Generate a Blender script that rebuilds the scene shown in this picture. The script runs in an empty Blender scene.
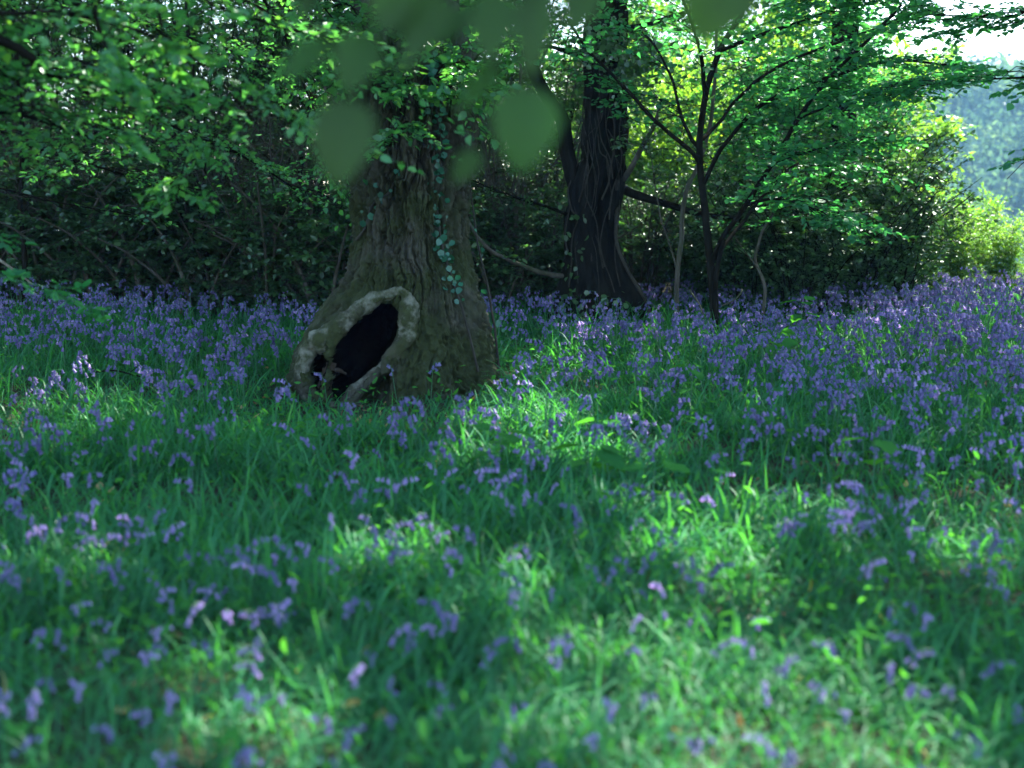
import bpy, math, random
import numpy as np
from math import radians as R, sin, cos, pi

SC = bpy.context.scene
COL = SC.collection
rng = np.random.default_rng(11)

# ------------------------------------------------------------------ camera model and ground
CAM_H = 1.30
PITCH = math.atan(179 / 1422.2)
FPX = 1024 * 50 / 36
SUN_AZ, SUN_EL = R(30), R(50)
SUNV = np.array([sin(SUN_AZ) * cos(SUN_EL), cos(SUN_AZ) * cos(SUN_EL), sin(SUN_EL)])


def at(px, py, Y):
    """world point seen at a pixel of the photograph at depth Y metres"""
    u = (px - 512) / FPX
    v = (384 - py) / FPX
    d = np.array([u, cos(PITCH) + v * sin(PITCH), -sin(PITCH) + v * cos(PITCH)])
    return np.array([0, 0, CAM_H]) + d * (Y / d[1])


def sstep(a, b, x):
    t = np.clip((np.asarray(x, float) - a) / (b - a), 0, 1)
    return t * t * (3 - 2 * t)


def _h(i, j, k):
    i = i.astype(np.int64); j = j.astype(np.int64); k = k.astype(np.int64)
    n = (i * 374761393 + j * 668265263 + k * 2147483647) & 0xFFFFFFFF
    n = ((n ^ (n >> 13)) * 1274126177) & 0xFFFFFFFF
    n = (n ^ (n >> 16)) & 0xFFFFFF
    return n / float(0xFFFFFF)


def vnoise(x, y, z):
    x, y, z = np.broadcast_arrays(np.asarray(x, float), np.asarray(y, float), np.asarray(z, float))
    xi, yi, zi = np.floor(x), np.floor(y), np.floor(z)
    fx, fy, fz = x - xi, y - yi, z - zi
    fx = fx * fx * (3 - 2 * fx); fy = fy * fy * (3 - 2 * fy); fz = fz * fz * (3 - 2 * fz)
    r = 0
    for a in (0, 1):
        for b in (0, 1):
            for c in (0, 1):
                w = (fx if a else 1 - fx) * (fy if b else 1 - fy) * (fz if c else 1 - fz)
                r = r + w * _h(xi + a, yi + b, zi + c)
    return r


def fbm(x, y, z, o=4):
    r, a, s = 0, 0.5, 0
    for k in range(o):
        r = r + a * vnoise(x, y, z); s += a
        x, y, z = x * 2.03 + 7.1, y * 2.03 + 3.7, z * 2.03 + 1.3
        a *= .5
    return r / s


def hgt(x, y):
    x = np.asarray(x, float); y = np.asarray(y, float)
    h = (fbm(x * .35, y * .35, 0.5, 3) - .5) * .16
    h = h + (vnoise(x * 1.7, y * 1.7, 3.3) - .5) * .05
    h = h + .50 * sstep(-2, -8, x) * sstep(8, 18, y)
    h = h + .10 * sstep(2.2, 5.0, x) * sstep(5.5, 9.5, y) - .12 * sstep(2, 5, x) * sstep(11, 17, y)
    h = h * sstep(40, 25, np.hypot(x, y))
    # the ground falls into a valley beyond the wood edge on the right and rises to a far hillside
    s = y * .75 + x * .66
    side = sstep(-20, 6, x - .02 * y)
    h = h - 26 * sstep(25, 120, s) * side
    far = sstep(120, 330, s)
    h = h + far * (53 + 9 * (fbm(x * .008, y * .008, 2.2, 3) - .5)) * side
    return h


# ------------------------------------------------------------------ sun patches on the ground
def gpt(px, py, z=.2):
    v = (384 - py) / FPX
    d1 = cos(PITCH) + v * sin(PITCH); d2 = -sin(PITCH) + v * cos(PITCH)
    Y = (z - CAM_H) * d1 / d2
    return at(px, py, Y)


SPOTS = []
for px, py, rx, ry, pr in [
    (830, 650, .42, .44, 1.0), (770, 690, .30, .30, 1.0), (750, 605, .34, .17, 1.0), (640, 590, .30, .20, 1.0), (800, 745, .2, .10, 1.0), (570, 640, .12, .14, 1.0),
    (525, 395, .42, .32, 1.0), (590, 425, .32, .26, 1.0), (470, 430, .15, .2, 1.0), (560, 350, .3, .3, .95),
    (300, 640, .16, .2, 1.0), (330, 705, .13, .14, 1.0), (60, 690, .09, .09, 1.0), (230, 600, .08, .09, 1.0),
    (405, 515, .18, .22, 1.0), (690, 505, .24, .16, 1.0), (760, 530, .14, .2, 1.0), (800, 470, .18, .2, 1.0),
    (110, 520, .12, .14, 1.0), (960, 500, .12, .15, 1.0), (650, 470, .14, .16, 1.0), (450, 720, .10, .09, 1.0), (530, 540, .09, .1, 1.0),
]:
    g = gpt(px, py)
    SPOTS.append((g[0], g[1], rx, ry, pr))


def keep_unlit(P, rg):
    """False for leaves that would stand in the way of the sun patches"""
    k = (P[:, 2] - .2) / SUNV[2]
    gx = P[:, 0] - SUNV[0] * k; gy = P[:, 1] - SUNV[1] * k
    m = np.ones(len(P), bool)
    u = rg.random(len(P))
    wob = .75 + .5 * vnoise(gx * 5, gy * 5, 1.0)
    for (sx, sy, rx, ry, pr) in SPOTS:
        d = np.hypot((gx - sx) / (rx + .08), (gy - sy) / (ry + .08))
        m &= ~((d < wob) & (u < pr + .05))
    for q, r in SPOTS3:                       # openings that let sun onto the hanging boughs
        dq = P - q; t = dq @ SUNV
        m &= ~((t > .5) & (np.linalg.norm(dq - t[:, None] * SUNV, axis=1) < r * wob) & (u < .93))
    return m


SPOTS3 = [(at(px, py, Y), r) for px, py, Y, r in [
    (80, 40, 5.4, .25), (60, 20, 5.8, .25), (190, 55, 5.6, .22), (240, 100, 5.8, .18), (30, 120, 6.6, .2), (150, 20, 6.4, .22), (165, 160, 6.8, .16), (275, 110, 9.5, .4), (300, 60, 9.6, .35), (255, 45, 10.5, .4),
    (430, 80, 9.1, .28), (400, 145, 9.2, .2), (480, 60, 9.4, .22), (120, 100, 6.9, .22), (330, 20, 9.5, .35), (200, 15, 9, .4)]]


# ------------------------------------------------------------------ mesh helpers
class MB:
    def __init__(s):
        s.v = []; s.f3 = []; s.f4 = []; s.m3 = []; s.m4 = []; s.r = []; s.n = 0

    def add(s, v, f4=None, f3=None, mi=0, rnd=None):
        v = np.asarray(v, float).reshape(-1, 3)
        s.v.append(v)
        if rnd is None: rnd = np.full(len(v), .5)
        s.r.append(np.broadcast_to(np.asarray(rnd, float), (len(v),)))
        if f4 is not None and len(f4):
            f4 = np.asarray(f4, np.int64); s.f4.append(f4 + s.n)
            s.m4.append(np.broadcast_to(np.asarray(mi), (len(f4),)))
        if f3 is not None and len(f3):
            f3 = np.asarray(f3, np.int64); s.f3.append(f3 + s.n)
            s.m3.append(np.broadcast_to(np.asarray(mi), (len(f3),)))
        s.n += len(v)

    def join(s, o, mi):
        if o.n:
            for v in o.v: s.v.append(v)
            for r in o.r: s.r.append(r)
            for f in o.f4: s.f4.append(f + s.n); s.m4.append(np.full(len(f), mi))
            s.n += o.n
        return s

    def arrays(s):
        return np.concatenate(s.v), (np.concatenate(s.f4) if s.f4 else np.zeros((0, 4), int)), \
            (np.concatenate(s.m4) if s.m4 else np.zeros(0, int)), np.concatenate(s.r)

    def mesh(s, name, mats, off=None, smooth=True):
        v = np.concatenate(s.v) if s.v else np.zeros((0, 3))
        if off is not None: v = v - np.asarray(off)
        f4 = np.concatenate(s.f4) if s.f4 else np.zeros((0, 4), int)
        f3 = np.concatenate(s.f3) if s.f3 else np.zeros((0, 3), int)
        me = bpy.data.meshes.new(name)
        me.vertices.add(len(v)); me.vertices.foreach_set('co', v.astype(np.float32).ravel())
        nl = f4.size + f3.size; nf = len(f4) + len(f3)
        me.loops.add(nl)
        me.loops.foreach_set('vertex_index', np.concatenate([f4.ravel(), f3.ravel()]).astype(np.int32))
        me.polygons.add(nf)
        st = np.concatenate([np.arange(len(f4)) * 4, f4.size + np.arange(len(f3)) * 3]).astype(np.int32)
        me.polygons.foreach_set('loop_start', st)
        mi = np.concatenate([np.concatenate(s.m4) if s.m4 else np.zeros(0), np.concatenate(s.m3) if s.m3 else np.zeros(0)])
        me.polygons.foreach_set('material_index', mi.astype(np.int32))
        me.polygons.foreach_set('use_smooth', np.full(nf, smooth))
        a = me.attributes.new('rnd', 'FLOAT', 'POINT')
        a.data.foreach_set('value', np.concatenate(s.r).astype(np.float32))
        for m in (mats if isinstance(mats, (list, tuple)) else [mats]): me.materials.append(m)
        me.update(calc_edges=True)
        return me


def nrm(a):
    return a / (np.linalg.norm(a, axis=-1, keepdims=True) + 1e-9)


def tubes(mb, P, Rr, sides=5, mi=0, rnd=None, cap=False):
    """P (M,K,3) polylines, Rr (M,K) radii -> open tubes"""
    P = np.asarray(P, float); Rr = np.asarray(Rr, float)
    if P.ndim == 2: P = P[None]; Rr = Rr[None]
    M, K, _ = P.shape
    T = nrm(np.gradient(P, axis=1))
    ref = np.where(np.abs(T[:, :1, 2:3]) > .9, np.array([1., .1, 0]), np.array([.05, .02, 1.]))
    A = nrm(np.cross(T, np.broadcast_to(ref, T.shape))); B = np.cross(T, A)
    a = np.arange(sides) * 2 * pi / sides
    V = P[:, :, None] + Rr[:, :, None, None] * (A[:, :, None] * np.cos(a)[None, None, :, None] + B[:, :, None] * np.sin(a)[None, None, :, None])
    idx = np.arange(M * K * sides).reshape(M, K, sides)
    n = np.roll(idx, -1, axis=2)
    F = np.stack([idx[:, :-1], n[:, :-1], n[:, 1:], idx[:, 1:]], -1).reshape(-1, 4)
    r = None if rnd is None else np.repeat(np.broadcast_to(rnd, (M,)), K * sides)
    mb.add(V, F, None, mi, r)


def smooth_path(pts, n, wob=0., rg=rng):
    pts = np.asarray(pts, float)
    d = np.r_[0, np.cumsum(np.linalg.norm(np.diff(pts, axis=0), axis=1))]
    t = np.linspace(0, d[-1], n)
    # Catmull-Rom style
    out = np.zeros((n, 3))
    k = np.clip(np.searchsorted(d, t, side='right') - 1, 0, len(pts) - 2)
    for i in range(n):
        a = k[i]; u = (t[i] - d[a]) / (d[a + 1] - d[a] + 1e-9)
        p1, p2 = pts[a], pts[a + 1]
        p0 = pts[a - 1] if a > 0 else 2 * p1 - p2
        p3 = pts[a + 2] if a + 2 < len(pts) else 2 * p2 - p1
        out[i] = .5 * (2 * p1 + (p2 - p0) * u + (2 * p0 - 5 * p1 + 4 * p2 - p3) * u * u + (3 * p1 - p0 - 3 * p2 + p3) * u ** 3)
    if wob:
        s = rg.random(3) * 50
        for c in range(3):
            out[1:, c] += wob * (fbm(t[1:] * 1.8 / (wob * 20 + .2), s[c], c * 9.1, 3) - .5) * 2 * sstep(0, .15, t[1:] / d[-1])
    return out


def limb(mb, pts, r0, r1, n=14, wob=.0, sides=7, mi=0, rg=rng, p=1.0):
    P = smooth_path(pts, n, wob, rg)
    t = np.linspace(0, 1, n) ** p
    rr = (r0 + (r1 - r0) * t) * (1 + .12 * (vnoise(np.arange(n) * .9, rg.random() * 99, 0) - .5))
    tubes(mb, P, rr, sides, mi)
    return P


LEAF_T = np.array([[0, 0, 0], [.28, .42, .10], [.68, .36, .09], [1, 0, -.05], [.68, -.36, .09], [.28, -.42, .10]])
LEAF_F = np.array([[0, 1, 2, 3], [0, 3, 4, 5]])


def leaves(mb, P, D, N, L, W=.75, mi=0, rnd=None, rg=rng, curl=.2):
    M = len(P)
    if M == 0: return
    D = nrm(D); S = nrm(np.cross(N, D)); N = np.cross(D, S)
    L = np.broadcast_to(L, (M,)); cu = rg.normal(0, curl, M)
    T = np.broadcast_to(LEAF_T, (M, 6, 3)).copy()
    T[:, :, 2] = T[:, :, 2] * rg.uniform(-.2, 1.6, M)[:, None] + cu[:, None] * T[:, :, 0] ** 2
    T[:, :, 1] *= W
    V = P[:, None] + L[:, None, None] * (T[:, :, 0:1] * D[:, None] + T[:, :, 1:2] * S[:, None] + T[:, :, 2:3] * N[:, None])
    F = (LEAF_F[None] + (np.arange(M) * 6)[:, None, None]).reshape(-1, 4)
    if rnd is None: rnd = rg.random(M)
    mb.add(V, F, None, mi, np.repeat(rnd, 6))


def sprays(tw, lf, B, DIR, LEN, rg, nsub=5, nleaf=7, leaf=.06, droop=.15, flat=.25, r=.005, cull=True, lmi=0, W=.75, up=1.0):
    """flat sprays of twigs with leaves: B (M,3) origins, DIR (M,3), LEN (M,)"""
    M = len(B)
    if M == 0: return
    DIR = nrm(DIR); K = 6
    t = np.linspace(0, 1, K)
    P = B[:, None] + DIR[:, None] * (LEN[:, None] * t)[..., None]
    P[:, :, 2] -= droop * LEN[:, None] * t ** 2
    P[:, 1:] += rg.normal(0, .035, (M, K - 1, 3)) * LEN[:, None, None]
    if tw is not None: tubes(tw, P, r * (1.1 - .8 * t)[None] * np.ones((M, 1)), 4, 0)
    # sub twigs
    ts = (np.arange(nsub) + .6) / nsub
    ts = np.clip(ts[None] + rg.uniform(-.1, .1, (M, nsub)), .08, 1)
    i0 = np.minimum((ts * (K - 1)).astype(int), K - 2); fr = ts * (K - 1) - i0
    ar = np.arange(M)[:, None]
    SB = P[ar, i0] * (1 - fr)[..., None] + P[ar, i0 + 1] * fr[..., None]
    side = np.where((np.arange(nsub) % 2)[None] == 0, 1., -1.) * np.where(rg.random((M, 1)) < .5, 1, -1)
    ang = side * rg.uniform(.5, 1.15, (M, nsub)) * (1 - .45 * ts)
    H = DIR[:, None] * np.ones((1, nsub, 1))
    ca, sa = np.cos(ang), np.sin(ang)
    SD = np.stack([H[..., 0] * ca - H[..., 1] * sa, H[..., 0] * sa + H[..., 1] * ca, H[..., 2] * .6 + rg.normal(0, flat * .5, (M, nsub))], -1)
    SD = nrm(SD)
    SL = LEN[:, None] * rg.uniform(.3, .55, (M, nsub)) * (1.15 - .55 * ts)
    SB = SB.reshape(-1, 3); SD = SD.reshape(-1, 3); SL = SL.reshape(-1)
    K2 = 4; t2 = np.linspace(0, 1, K2)
    P2 = SB[:, None] + SD[:, None] * (SL[:, None] * t2)[..., None]
    P2[:, :, 2] -= droop * SL[:, None] * t2 ** 2
    P2[:, 1:] += rg.normal(0, .03, (len(SB), K2 - 1, 3)) * SL[:, None, None]
    if tw is not None: tubes(tw, P2, r * .5 * (1.1 - .7 * t2)[None] * np.ones((len(SB), 1)), 3, 0)
    tl = (np.arange(nleaf) + 1.) / nleaf
    tl = np.clip(tl[None] + rg.uniform(-.06, .06, (len(SB), nleaf)), .05, 1)
    LB = SB[:, None] + SD[:, None] * (SL[:, None] * tl)[..., None]
    LB[..., 2] -= droop * SL[:, None] * tl ** 2
    sg = np.where(np.arange(nleaf) % 2 == 0, 1., -1.)[None] * np.ones((len(SB), 1)); sg[:, -1] = 0
    la = sg * rg.uniform(.6, 1.25, sg.shape)
    ca, sa = np.cos(la), np.sin(la)
    LD = np.stack([SD[:, None, 0] * ca - SD[:, None, 1] * sa, SD[:, None, 0] * sa + SD[:, None, 1] * ca,
                   SD[:, None, 2] + rg.normal(-.15, flat, sg.shape)], -1).reshape(-1, 3)
    LB = LB.reshape(-1, 3)
    LN = np.array([0, 0, up]) + rg.normal(0, flat + .12, LB.shape)
    LS = leaf * rg.uniform(.42, 1.3, len(LB))
    # torn gaps
    m = rg.random(len(LB)) < .9
    if cull: m &= keep_unlit(LB, rg)
    leaves(lf, LB[m], LD[m], LN[m], LS[m], W, lmi, None, rg)


def along(P, t):
    """points and directions on polyline P at parameters t"""
    n = len(P); x = np.asarray(t) * (n - 1); i = np.minimum(x.astype(int), n - 2); f = (x - i)[:, None]
    return P[i] * (1 - f) + P[i + 1] * f, nrm(P[i + 1] - P[i])


def dress(tw, lf, P, n, rg, t0=.2, ln=(.5, .9), spread=1.0, vert=.15, **kw):
    """leafy side sprays all along a limb polyline"""
    t = rg.uniform(t0, 1, n)
    B, D = along(P, t)
    a = np.where(rg.random(n) < .5, 1, -1) * rg.uniform(.4, 1.3, n) * spread
    ca, sa = np.cos(a), np.sin(a)
    hd = np.stack([D[:, 0] * ca - D[:, 1] * sa, D[:, 0] * sa + D[:, 1] * ca, D[:, 2] * .4 + rg.normal(0, vert, n)], -1)
    hz = np.hypot(hd[:, 0], hd[:, 1]) < .25
    q = rg.uniform(0, 2 * pi, n)
    hd[hz, 0] = np.cos(q[hz]); hd[hz, 1] = np.sin(q[hz])
    sprays(tw, lf, B, hd, rg.uniform(ln[0], ln[1], n), rg, **kw)


# ------------------------------------------------------------------ materials
def node_mat(name):
    m = bpy.data.materials.new(name); m.use_nodes = True
    nt = m.node_tree
    for n in list(nt.nodes): nt.nodes.remove(n)
    out = nt.nodes.new('ShaderNodeOutputMaterial')
    return m, nt, out


def ramp(nt, fac, stops):
    r = nt.nodes.new('ShaderNodeValToRGB')
    e = r.color_ramp.elements
    while len(e) < len(stops): e.new(.5)
    for k, (p, c) in enumerate(stops):
        e[k].position = p; e[k].color = (*c, 1)
    nt.links.new(fac, r.inputs[0])
    return r.outputs[0]


def noise_node(nt, scale, detail=4, coord='Object', stretch=None, rough=.6):
    tc = nt.nodes.new('ShaderNodeTexCoord')
    src = tc.outputs[coord]
    if stretch:
        mp = nt.nodes.new('ShaderNodeMapping'); mp.inputs['Scale'].default_value = stretch
        nt.links.new(src, mp.inputs[0]); src = mp.outputs[0]
    n = nt.nodes.new('ShaderNodeTexNoise'); n.inputs['Scale'].default_value = scale
    n.inputs['Detail'].default_value = detail; n.inputs['Roughness'].default_value = rough
    nt.links.new(src, n.inputs['Vector'])
    return n.outputs['Fac']


def mixc(nt, fac, a, b):
    m = nt.nodes.new('ShaderNodeMix'); m.data_type = 'RGBA'
    if isinstance(fac, float): m.inputs[0].default_value = fac
    else: nt.links.new(fac, m.inputs[0])
    for s, i in ((a, 6), (b, 7)):
        if isinstance(s, tuple): m.inputs[i].default_value = (*s, 1)
        else: nt.links.new(s, m.inputs[i])
    return m.outputs[2]


def leaf_mat(name, stops, trans_gain=(1.5, 1.7, .55), tr=.45, gloss=.06, rough=.38, big=None):
    """thin leaf: reflects, lets light through, and has a weak waxy sheen"""
    m, nt, out = node_mat(name)
    at_ = nt.nodes.new('ShaderNodeAttribute'); at_.attribute_name = 'rnd'
    col = ramp(nt, at_.outputs['Fac'], stops)
    n = noise_node(nt, 1.1, 2)
    dk = nt.nodes.new('ShaderNodeMapRange'); dk.inputs[1].default_value = .3; dk.inputs[2].default_value = .7
    dk.inputs[3].default_value = .75; dk.inputs[4].default_value = 1.25
    nt.links.new(n, dk.inputs[0])
    vm = nt.nodes.new('ShaderNodeVectorMath'); vm.operation = 'SCALE'
    nt.links.new(col, vm.inputs[0]); nt.links.new(dk.outputs[0], vm.inputs['Scale'])
    tv = nt.nodes.new('ShaderNodeVectorMath'); tv.operation = 'MULTIPLY'
    nt.links.new(vm.outputs[0], tv.inputs[0]); tv.inputs[1].default_value = trans_gain
    d = nt.nodes.new('ShaderNodeBsdfDiffuse'); t = nt.nodes.new('ShaderNodeBsdfTranslucent')
    nt.links.new(vm.outputs[0], d.inputs[0]); nt.links.new(tv.outputs[0], t.inputs[0])
    mx = nt.nodes.new('ShaderNodeMixShader'); mx.inputs[0].default_value = tr
    nt.links.new(d.outputs[0], mx.inputs[1]); nt.links.new(t.outputs[0], mx.inputs[2])
    g = nt.nodes.new('ShaderNodeBsdfGlossy'); g.inputs['Roughness'].default_value = rough
    g.inputs[0].default_value = (.9, 1, .95, 1)
    m2 = nt.nodes.new('ShaderNodeMixShader'); m2.inputs[0].default_value = gloss
    nt.links.new(mx.outputs[0], m2.inputs[1]); nt.links.new(g.outputs[0], m2.inputs[2])
    nt.links.new(m2.outputs[0], out.inputs[0])
    return m


def bark_mat(name, dark, light, moss=None, lichen=None, scale=6, bump=.6, moss_lo=.45, moss_hi=.65, zmoss=0):
    m, nt, out = node_mat(name)
    p = nt.nodes.new('ShaderNodeBsdfPrincipled'); p.inputs['Roughness'].default_value = .9
    p.inputs['Specular IOR Level'].default_value = .2 if dark[0] > .005 else 0
    f = noise_node(nt, scale, 6, stretch=(1, 1, .22))
    fine = noise_node(nt, scale * 6, 5, stretch=(1, 1, .35))
    c = ramp(nt, f, [(.36, dark), (.62, light)])
    c = mixc(nt, .35, c, ramp(nt, fine, [(.3, dark), (.75, light)]))
    if moss:
        big = noise_node(nt, 2.6, 5)
        if zmoss:      # moss grows thickest on the damp foot
            tc = nt.nodes.new('ShaderNodeTexCoord'); sz = nt.nodes.new('ShaderNodeSeparateXYZ'); nt.links.new(tc.outputs['Object'], sz.inputs[0])
            mr = nt.nodes.new('ShaderNodeMapRange'); mr.inputs[1].default_value = .3; mr.inputs[2].default_value = 1.9
            mr.inputs[3].default_value = zmoss; mr.inputs[4].default_value = -.04; nt.links.new(sz.outputs['Z'], mr.inputs[0])
            ad = nt.nodes.new('ShaderNodeMath'); ad.operation = 'ADD'; nt.links.new(big, ad.inputs[0]); nt.links.new(mr.outputs[0], ad.inputs[1]); big = ad.outputs[0]
        mm = ramp(nt, big, [(moss_lo, (0, 0, 0)), (moss_hi, (1, 1, 1))])
        mc = ramp(nt, noise_node(nt, 22, 4), [(.3, tuple(x * .55 for x in moss)), (.7, moss)])
        c = mixc(nt, mm, c, mc)
    if lichen:
        lf_ = noise_node(nt, 7.5, 8, rough=.66)
        c = mixc(nt, ramp(nt, lf_, [(.49, (0, 0, 0)), (.66, (1, 1, 1))]), c, lichen)
    nt.links.new(c, p.inputs['Base Color'])
    b = nt.nodes.new('ShaderNodeBump'); b.inputs['Strength'].default_value = bump; b.inputs['Distance'].default_value = .04
    nt.links.new(f, b.inputs['Height'])
    b2 = nt.nodes.new('ShaderNodeBump'); b2.inputs['Strength'].default_value = bump * .7; b2.inputs['Distance'].default_value = .008
    nt.links.new(fine, b2.inputs['Height']); nt.links.new(b.outputs[0], b2.inputs['Normal'])
    nt.links.new(b2.outputs[0], p.inputs['Normal'])
    nt.links.new(p.outputs[0], out.inputs[0])
    return m


M_GRASS = leaf_mat('grass_blade', [(0, (.018, .095, .042)), (.4, (.030, .17, .070)), (.75, (.048, .24, .085)), (.93, (.085, .29, .07)), (1, (.28, .26, .10))],
                   (1.7, 1.65, .40), .48, .012, .5)
M_STEM = leaf_mat('bluebell_stem', [(0, (.035, .14, .06)), (1, (.05, .18, .08))], (1.2, 1.3, .6), .3, .04)
M_PETAL = leaf_mat('bluebell_petal', [(0, (.115, .11, .26)), (.5, (.165, .155, .325)), (.85, (.25, .20, .42)), (1, (.42, .33, .56))],
                   (1.1, .85, 1.1), .42, .02)
M_PETALP = leaf_mat('bluebell_petal_pale', [(0, (.27, .22, .45)), (1, (.40, .31, .56))], (1.1, .85, 1.1), .42, .02)
M_OAKLEAF = leaf_mat('oak_leaf', [(0, (.035, .10, .03)), (.6, (.055, .15, .045)), (1, (.09, .19, .05))], (1.5, 1.8, .5), .45, .05)
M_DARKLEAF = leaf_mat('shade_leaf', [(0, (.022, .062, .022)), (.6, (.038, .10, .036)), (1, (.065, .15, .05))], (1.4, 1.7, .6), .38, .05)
M_MAPLE = leaf_mat('maple_leaf', [(0, (.030, .16, .08)), (.6, (.048, .22, .10)), (1, (.075, .27, .10))], (1.3, 1.6, .6), .55, .02)
M_BEECH = leaf_mat('beech_leaf', [(0, (.042, .16, .062)), (.6, (.066, .23, .082)), (.93, (.10, .28, .075)), (1, (.15, .33, .06))], (1.3, 1.5, .6), .55, .03)
M_LIT = leaf_mat('sunlit_edge_leaf', [(0, (.07, .20, .05)), (.6, (.11, .26, .05)), (1, (.20, .32, .06))], (1.5, 1.45, .5), .6, .03)  # leaf colour brightened to put sunlight on the edge shrubs
M_IVY = leaf_mat('ivy_leaf', [(0, (.015, .08, .045)), (1, (.025, .15, .085))], (1.2, 1.4, .7), .25, .04, .4)
M_SEED = leaf_mat('seedling_leaf', [(0, (.032, .15, .04)), (1, (.06, .23, .045))], (1.4, 1.5, .5), .5, .0)
M_NEAR = leaf_mat('hazel_leaf', [(0, (.036, .068, .018)), (1, (.034, .088, .018))], (.9, 1.6, .5), .45, .01)
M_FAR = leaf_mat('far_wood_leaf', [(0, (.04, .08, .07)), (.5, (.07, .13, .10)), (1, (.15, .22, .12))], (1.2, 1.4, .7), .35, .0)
M_DEAD = leaf_mat('dead_leaf', [(0, (.16, .09, .04)), (.6, (.3, .19, .07)), (1, (.45, .33, .12))], (1, 1, .8), .25, .03)

M_OAK = bark_mat('oak_bark', (.007, .0065, .005), (.100, .092, .070), moss=(.036, .047, .016), scale=7, bump=1.0, moss_lo=.42, moss_hi=.62, zmoss=.13)
M_RIM = bark_mat('callus_wood', (.016, .015, .011), (.085, .078, .058), moss=(.045, .055, .02), lichen=(.18, .18, .14), scale=14, bump=1.0, moss_lo=.40, moss_hi=.55)
M_ROT = bark_mat('rotten_wood', (.015, .011, .008), (.06, .045, .03), scale=10, bump=.7)
M_CAVE = bark_mat('cavity_shade_wood', (.003, .0025, .002), (.012, .009, .006), scale=8, bump=.6)  # near-black colour paints the hollow's shade into the wood
M_DKBARK = bark_mat('dark_bark', (.003, .003, .003), (.018, .017, .014), moss=(.010, .016, .007), scale=8, bump=.8, moss_lo=.55, moss_hi=.75)
M_VINE = bark_mat('vine_bark', (.012, .011, .008), (.052, .048, .037), scale=20, bump=.4)
M_TWIG = bark_mat('twig_bark', (.005, .005, .004), (.018, .017, .013), scale=20, bump=.3)
M_PALEBARK = bark_mat('pale_bark', (.03, .027, .022), (.11, .10, .08), moss=(.05, .065, .03), scale=14, bump=.5)
M_DEADTWIG = bark_mat('dead_twig', (.018, .017, .012), (.075, .07, .05), scale=20, bump=.3)
M_DEADWOOD = bark_mat('dead_wood', (.10, .085, .065), (.32, .28, .22), scale=14, bump=.5)


def ground_mat():
    m, nt, out = node_mat('woodland_soil')
    p = nt.nodes.new('ShaderNodeBsdfPrincipled'); p.inputs['Roughness'].default_value = .95
    p.inputs['Specular IOR Level'].default_value = .1
    c = ramp(nt, noise_node(nt, 9, 6), [(.3, (.016, .013, .009)), (.55, (.035, .032, .018)), (.75, (.03, .06, .022))])
    g = ramp(nt, noise_node(nt, .05, 5), [(.35, (.05, .09, .03)), (.7, (.09, .13, .045))])
    ge = nt.nodes.new('ShaderNodeNewGeometry'); sx = nt.nodes.new('ShaderNodeSeparateXYZ')
    nt.links.new(ge.outputs['Position'], sx.inputs[0])
    mr = nt.nodes.new('ShaderNodeMapRange'); mr.inputs[1].default_value = 28; mr.inputs[2].default_value = 45
    nt.links.new(sx.outputs['Y'], mr.inputs[0])
    nt.links.new(mixc(nt, mr.outputs[0], c, g), p.inputs['Base Color'])
    b = nt.nodes.new('ShaderNodeBump'); b.inputs['Distance'].default_value = .03
    nt.links.new(noise_node(nt, 30, 5), b.inputs['Height']); nt.links.new(b.outputs[0], p.inputs['Normal'])
    nt.links.new(p.outputs[0], out.inputs[0])
    return m


# ------------------------------------------------------------------ object helpers
def link(name, me, parent=None, **props):
    o = bpy.data.objects.new(name, me); COL.objects.link(o)
    if parent is not None: o.parent = parent
    for k, v in props.items(): o[k] = v
    return o


def thing(name, label, cat, loc=(0, 0, 0), group=None, rz=0, sc=1):
    o = bpy.data.objects.new(name, None); COL.objects.link(o)
    o.location = loc; o.rotation_euler = (0, 0, rz); o.scale = (sc, sc, sc)
    o.empty_display_size = .1
    o['label'] = label; o['category'] = cat
    if group: o['group'] = group
    return o


def dup(root, loc, rz, sc=1, label=None, group=None, tilt=0):
    r = root.copy(); COL.objects.link(r)
    r.location = loc; r.rotation_euler = (tilt, 0, rz); r.scale = (sc, sc, sc)
    if label: r['label'] = label
    if group: r['group'] = group
    for ch in list(root.children):
        c = ch.copy(); COL.objects.link(c); c.parent = r
        for g in list(ch.children):
            d = g.copy(); COL.objects.link(d); d.parent = c
    return r


# ------------------------------------------------------------------ GROUND
def build_ground():
    gx = np.r_[-600, -400, -260, -170, -110, -70, -45, -30, -22, np.arange(-16, 16.01, .2), 20, 26, 33, np.arange(42, 420, 7), 470, 600]
    gy = np.r_[-600, -300, -120, -50, -20, -8, np.arange(-3, 26.01, .2), 28, 31, 35, np.arange(40, 460, 7), 520, 620]
    X, Y = np.meshgrid(gx, gy)
    Z = hgt(X, Y)
    mb = MB(); nx = len(gx); ny = len(gy)
    idx = np.arange(nx * ny).reshape(ny, nx)
    F = np.stack([idx[:-1, :-1], idx[:-1, 1:], idx[1:, 1:], idx[1:, :-1]], -1).reshape(-1, 4)
    mb.add(np.stack([X, Y, Z], -1), F)
    link('ground', mb.mesh('ground', ground_mat()), kind='structure')


build_ground()

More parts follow.
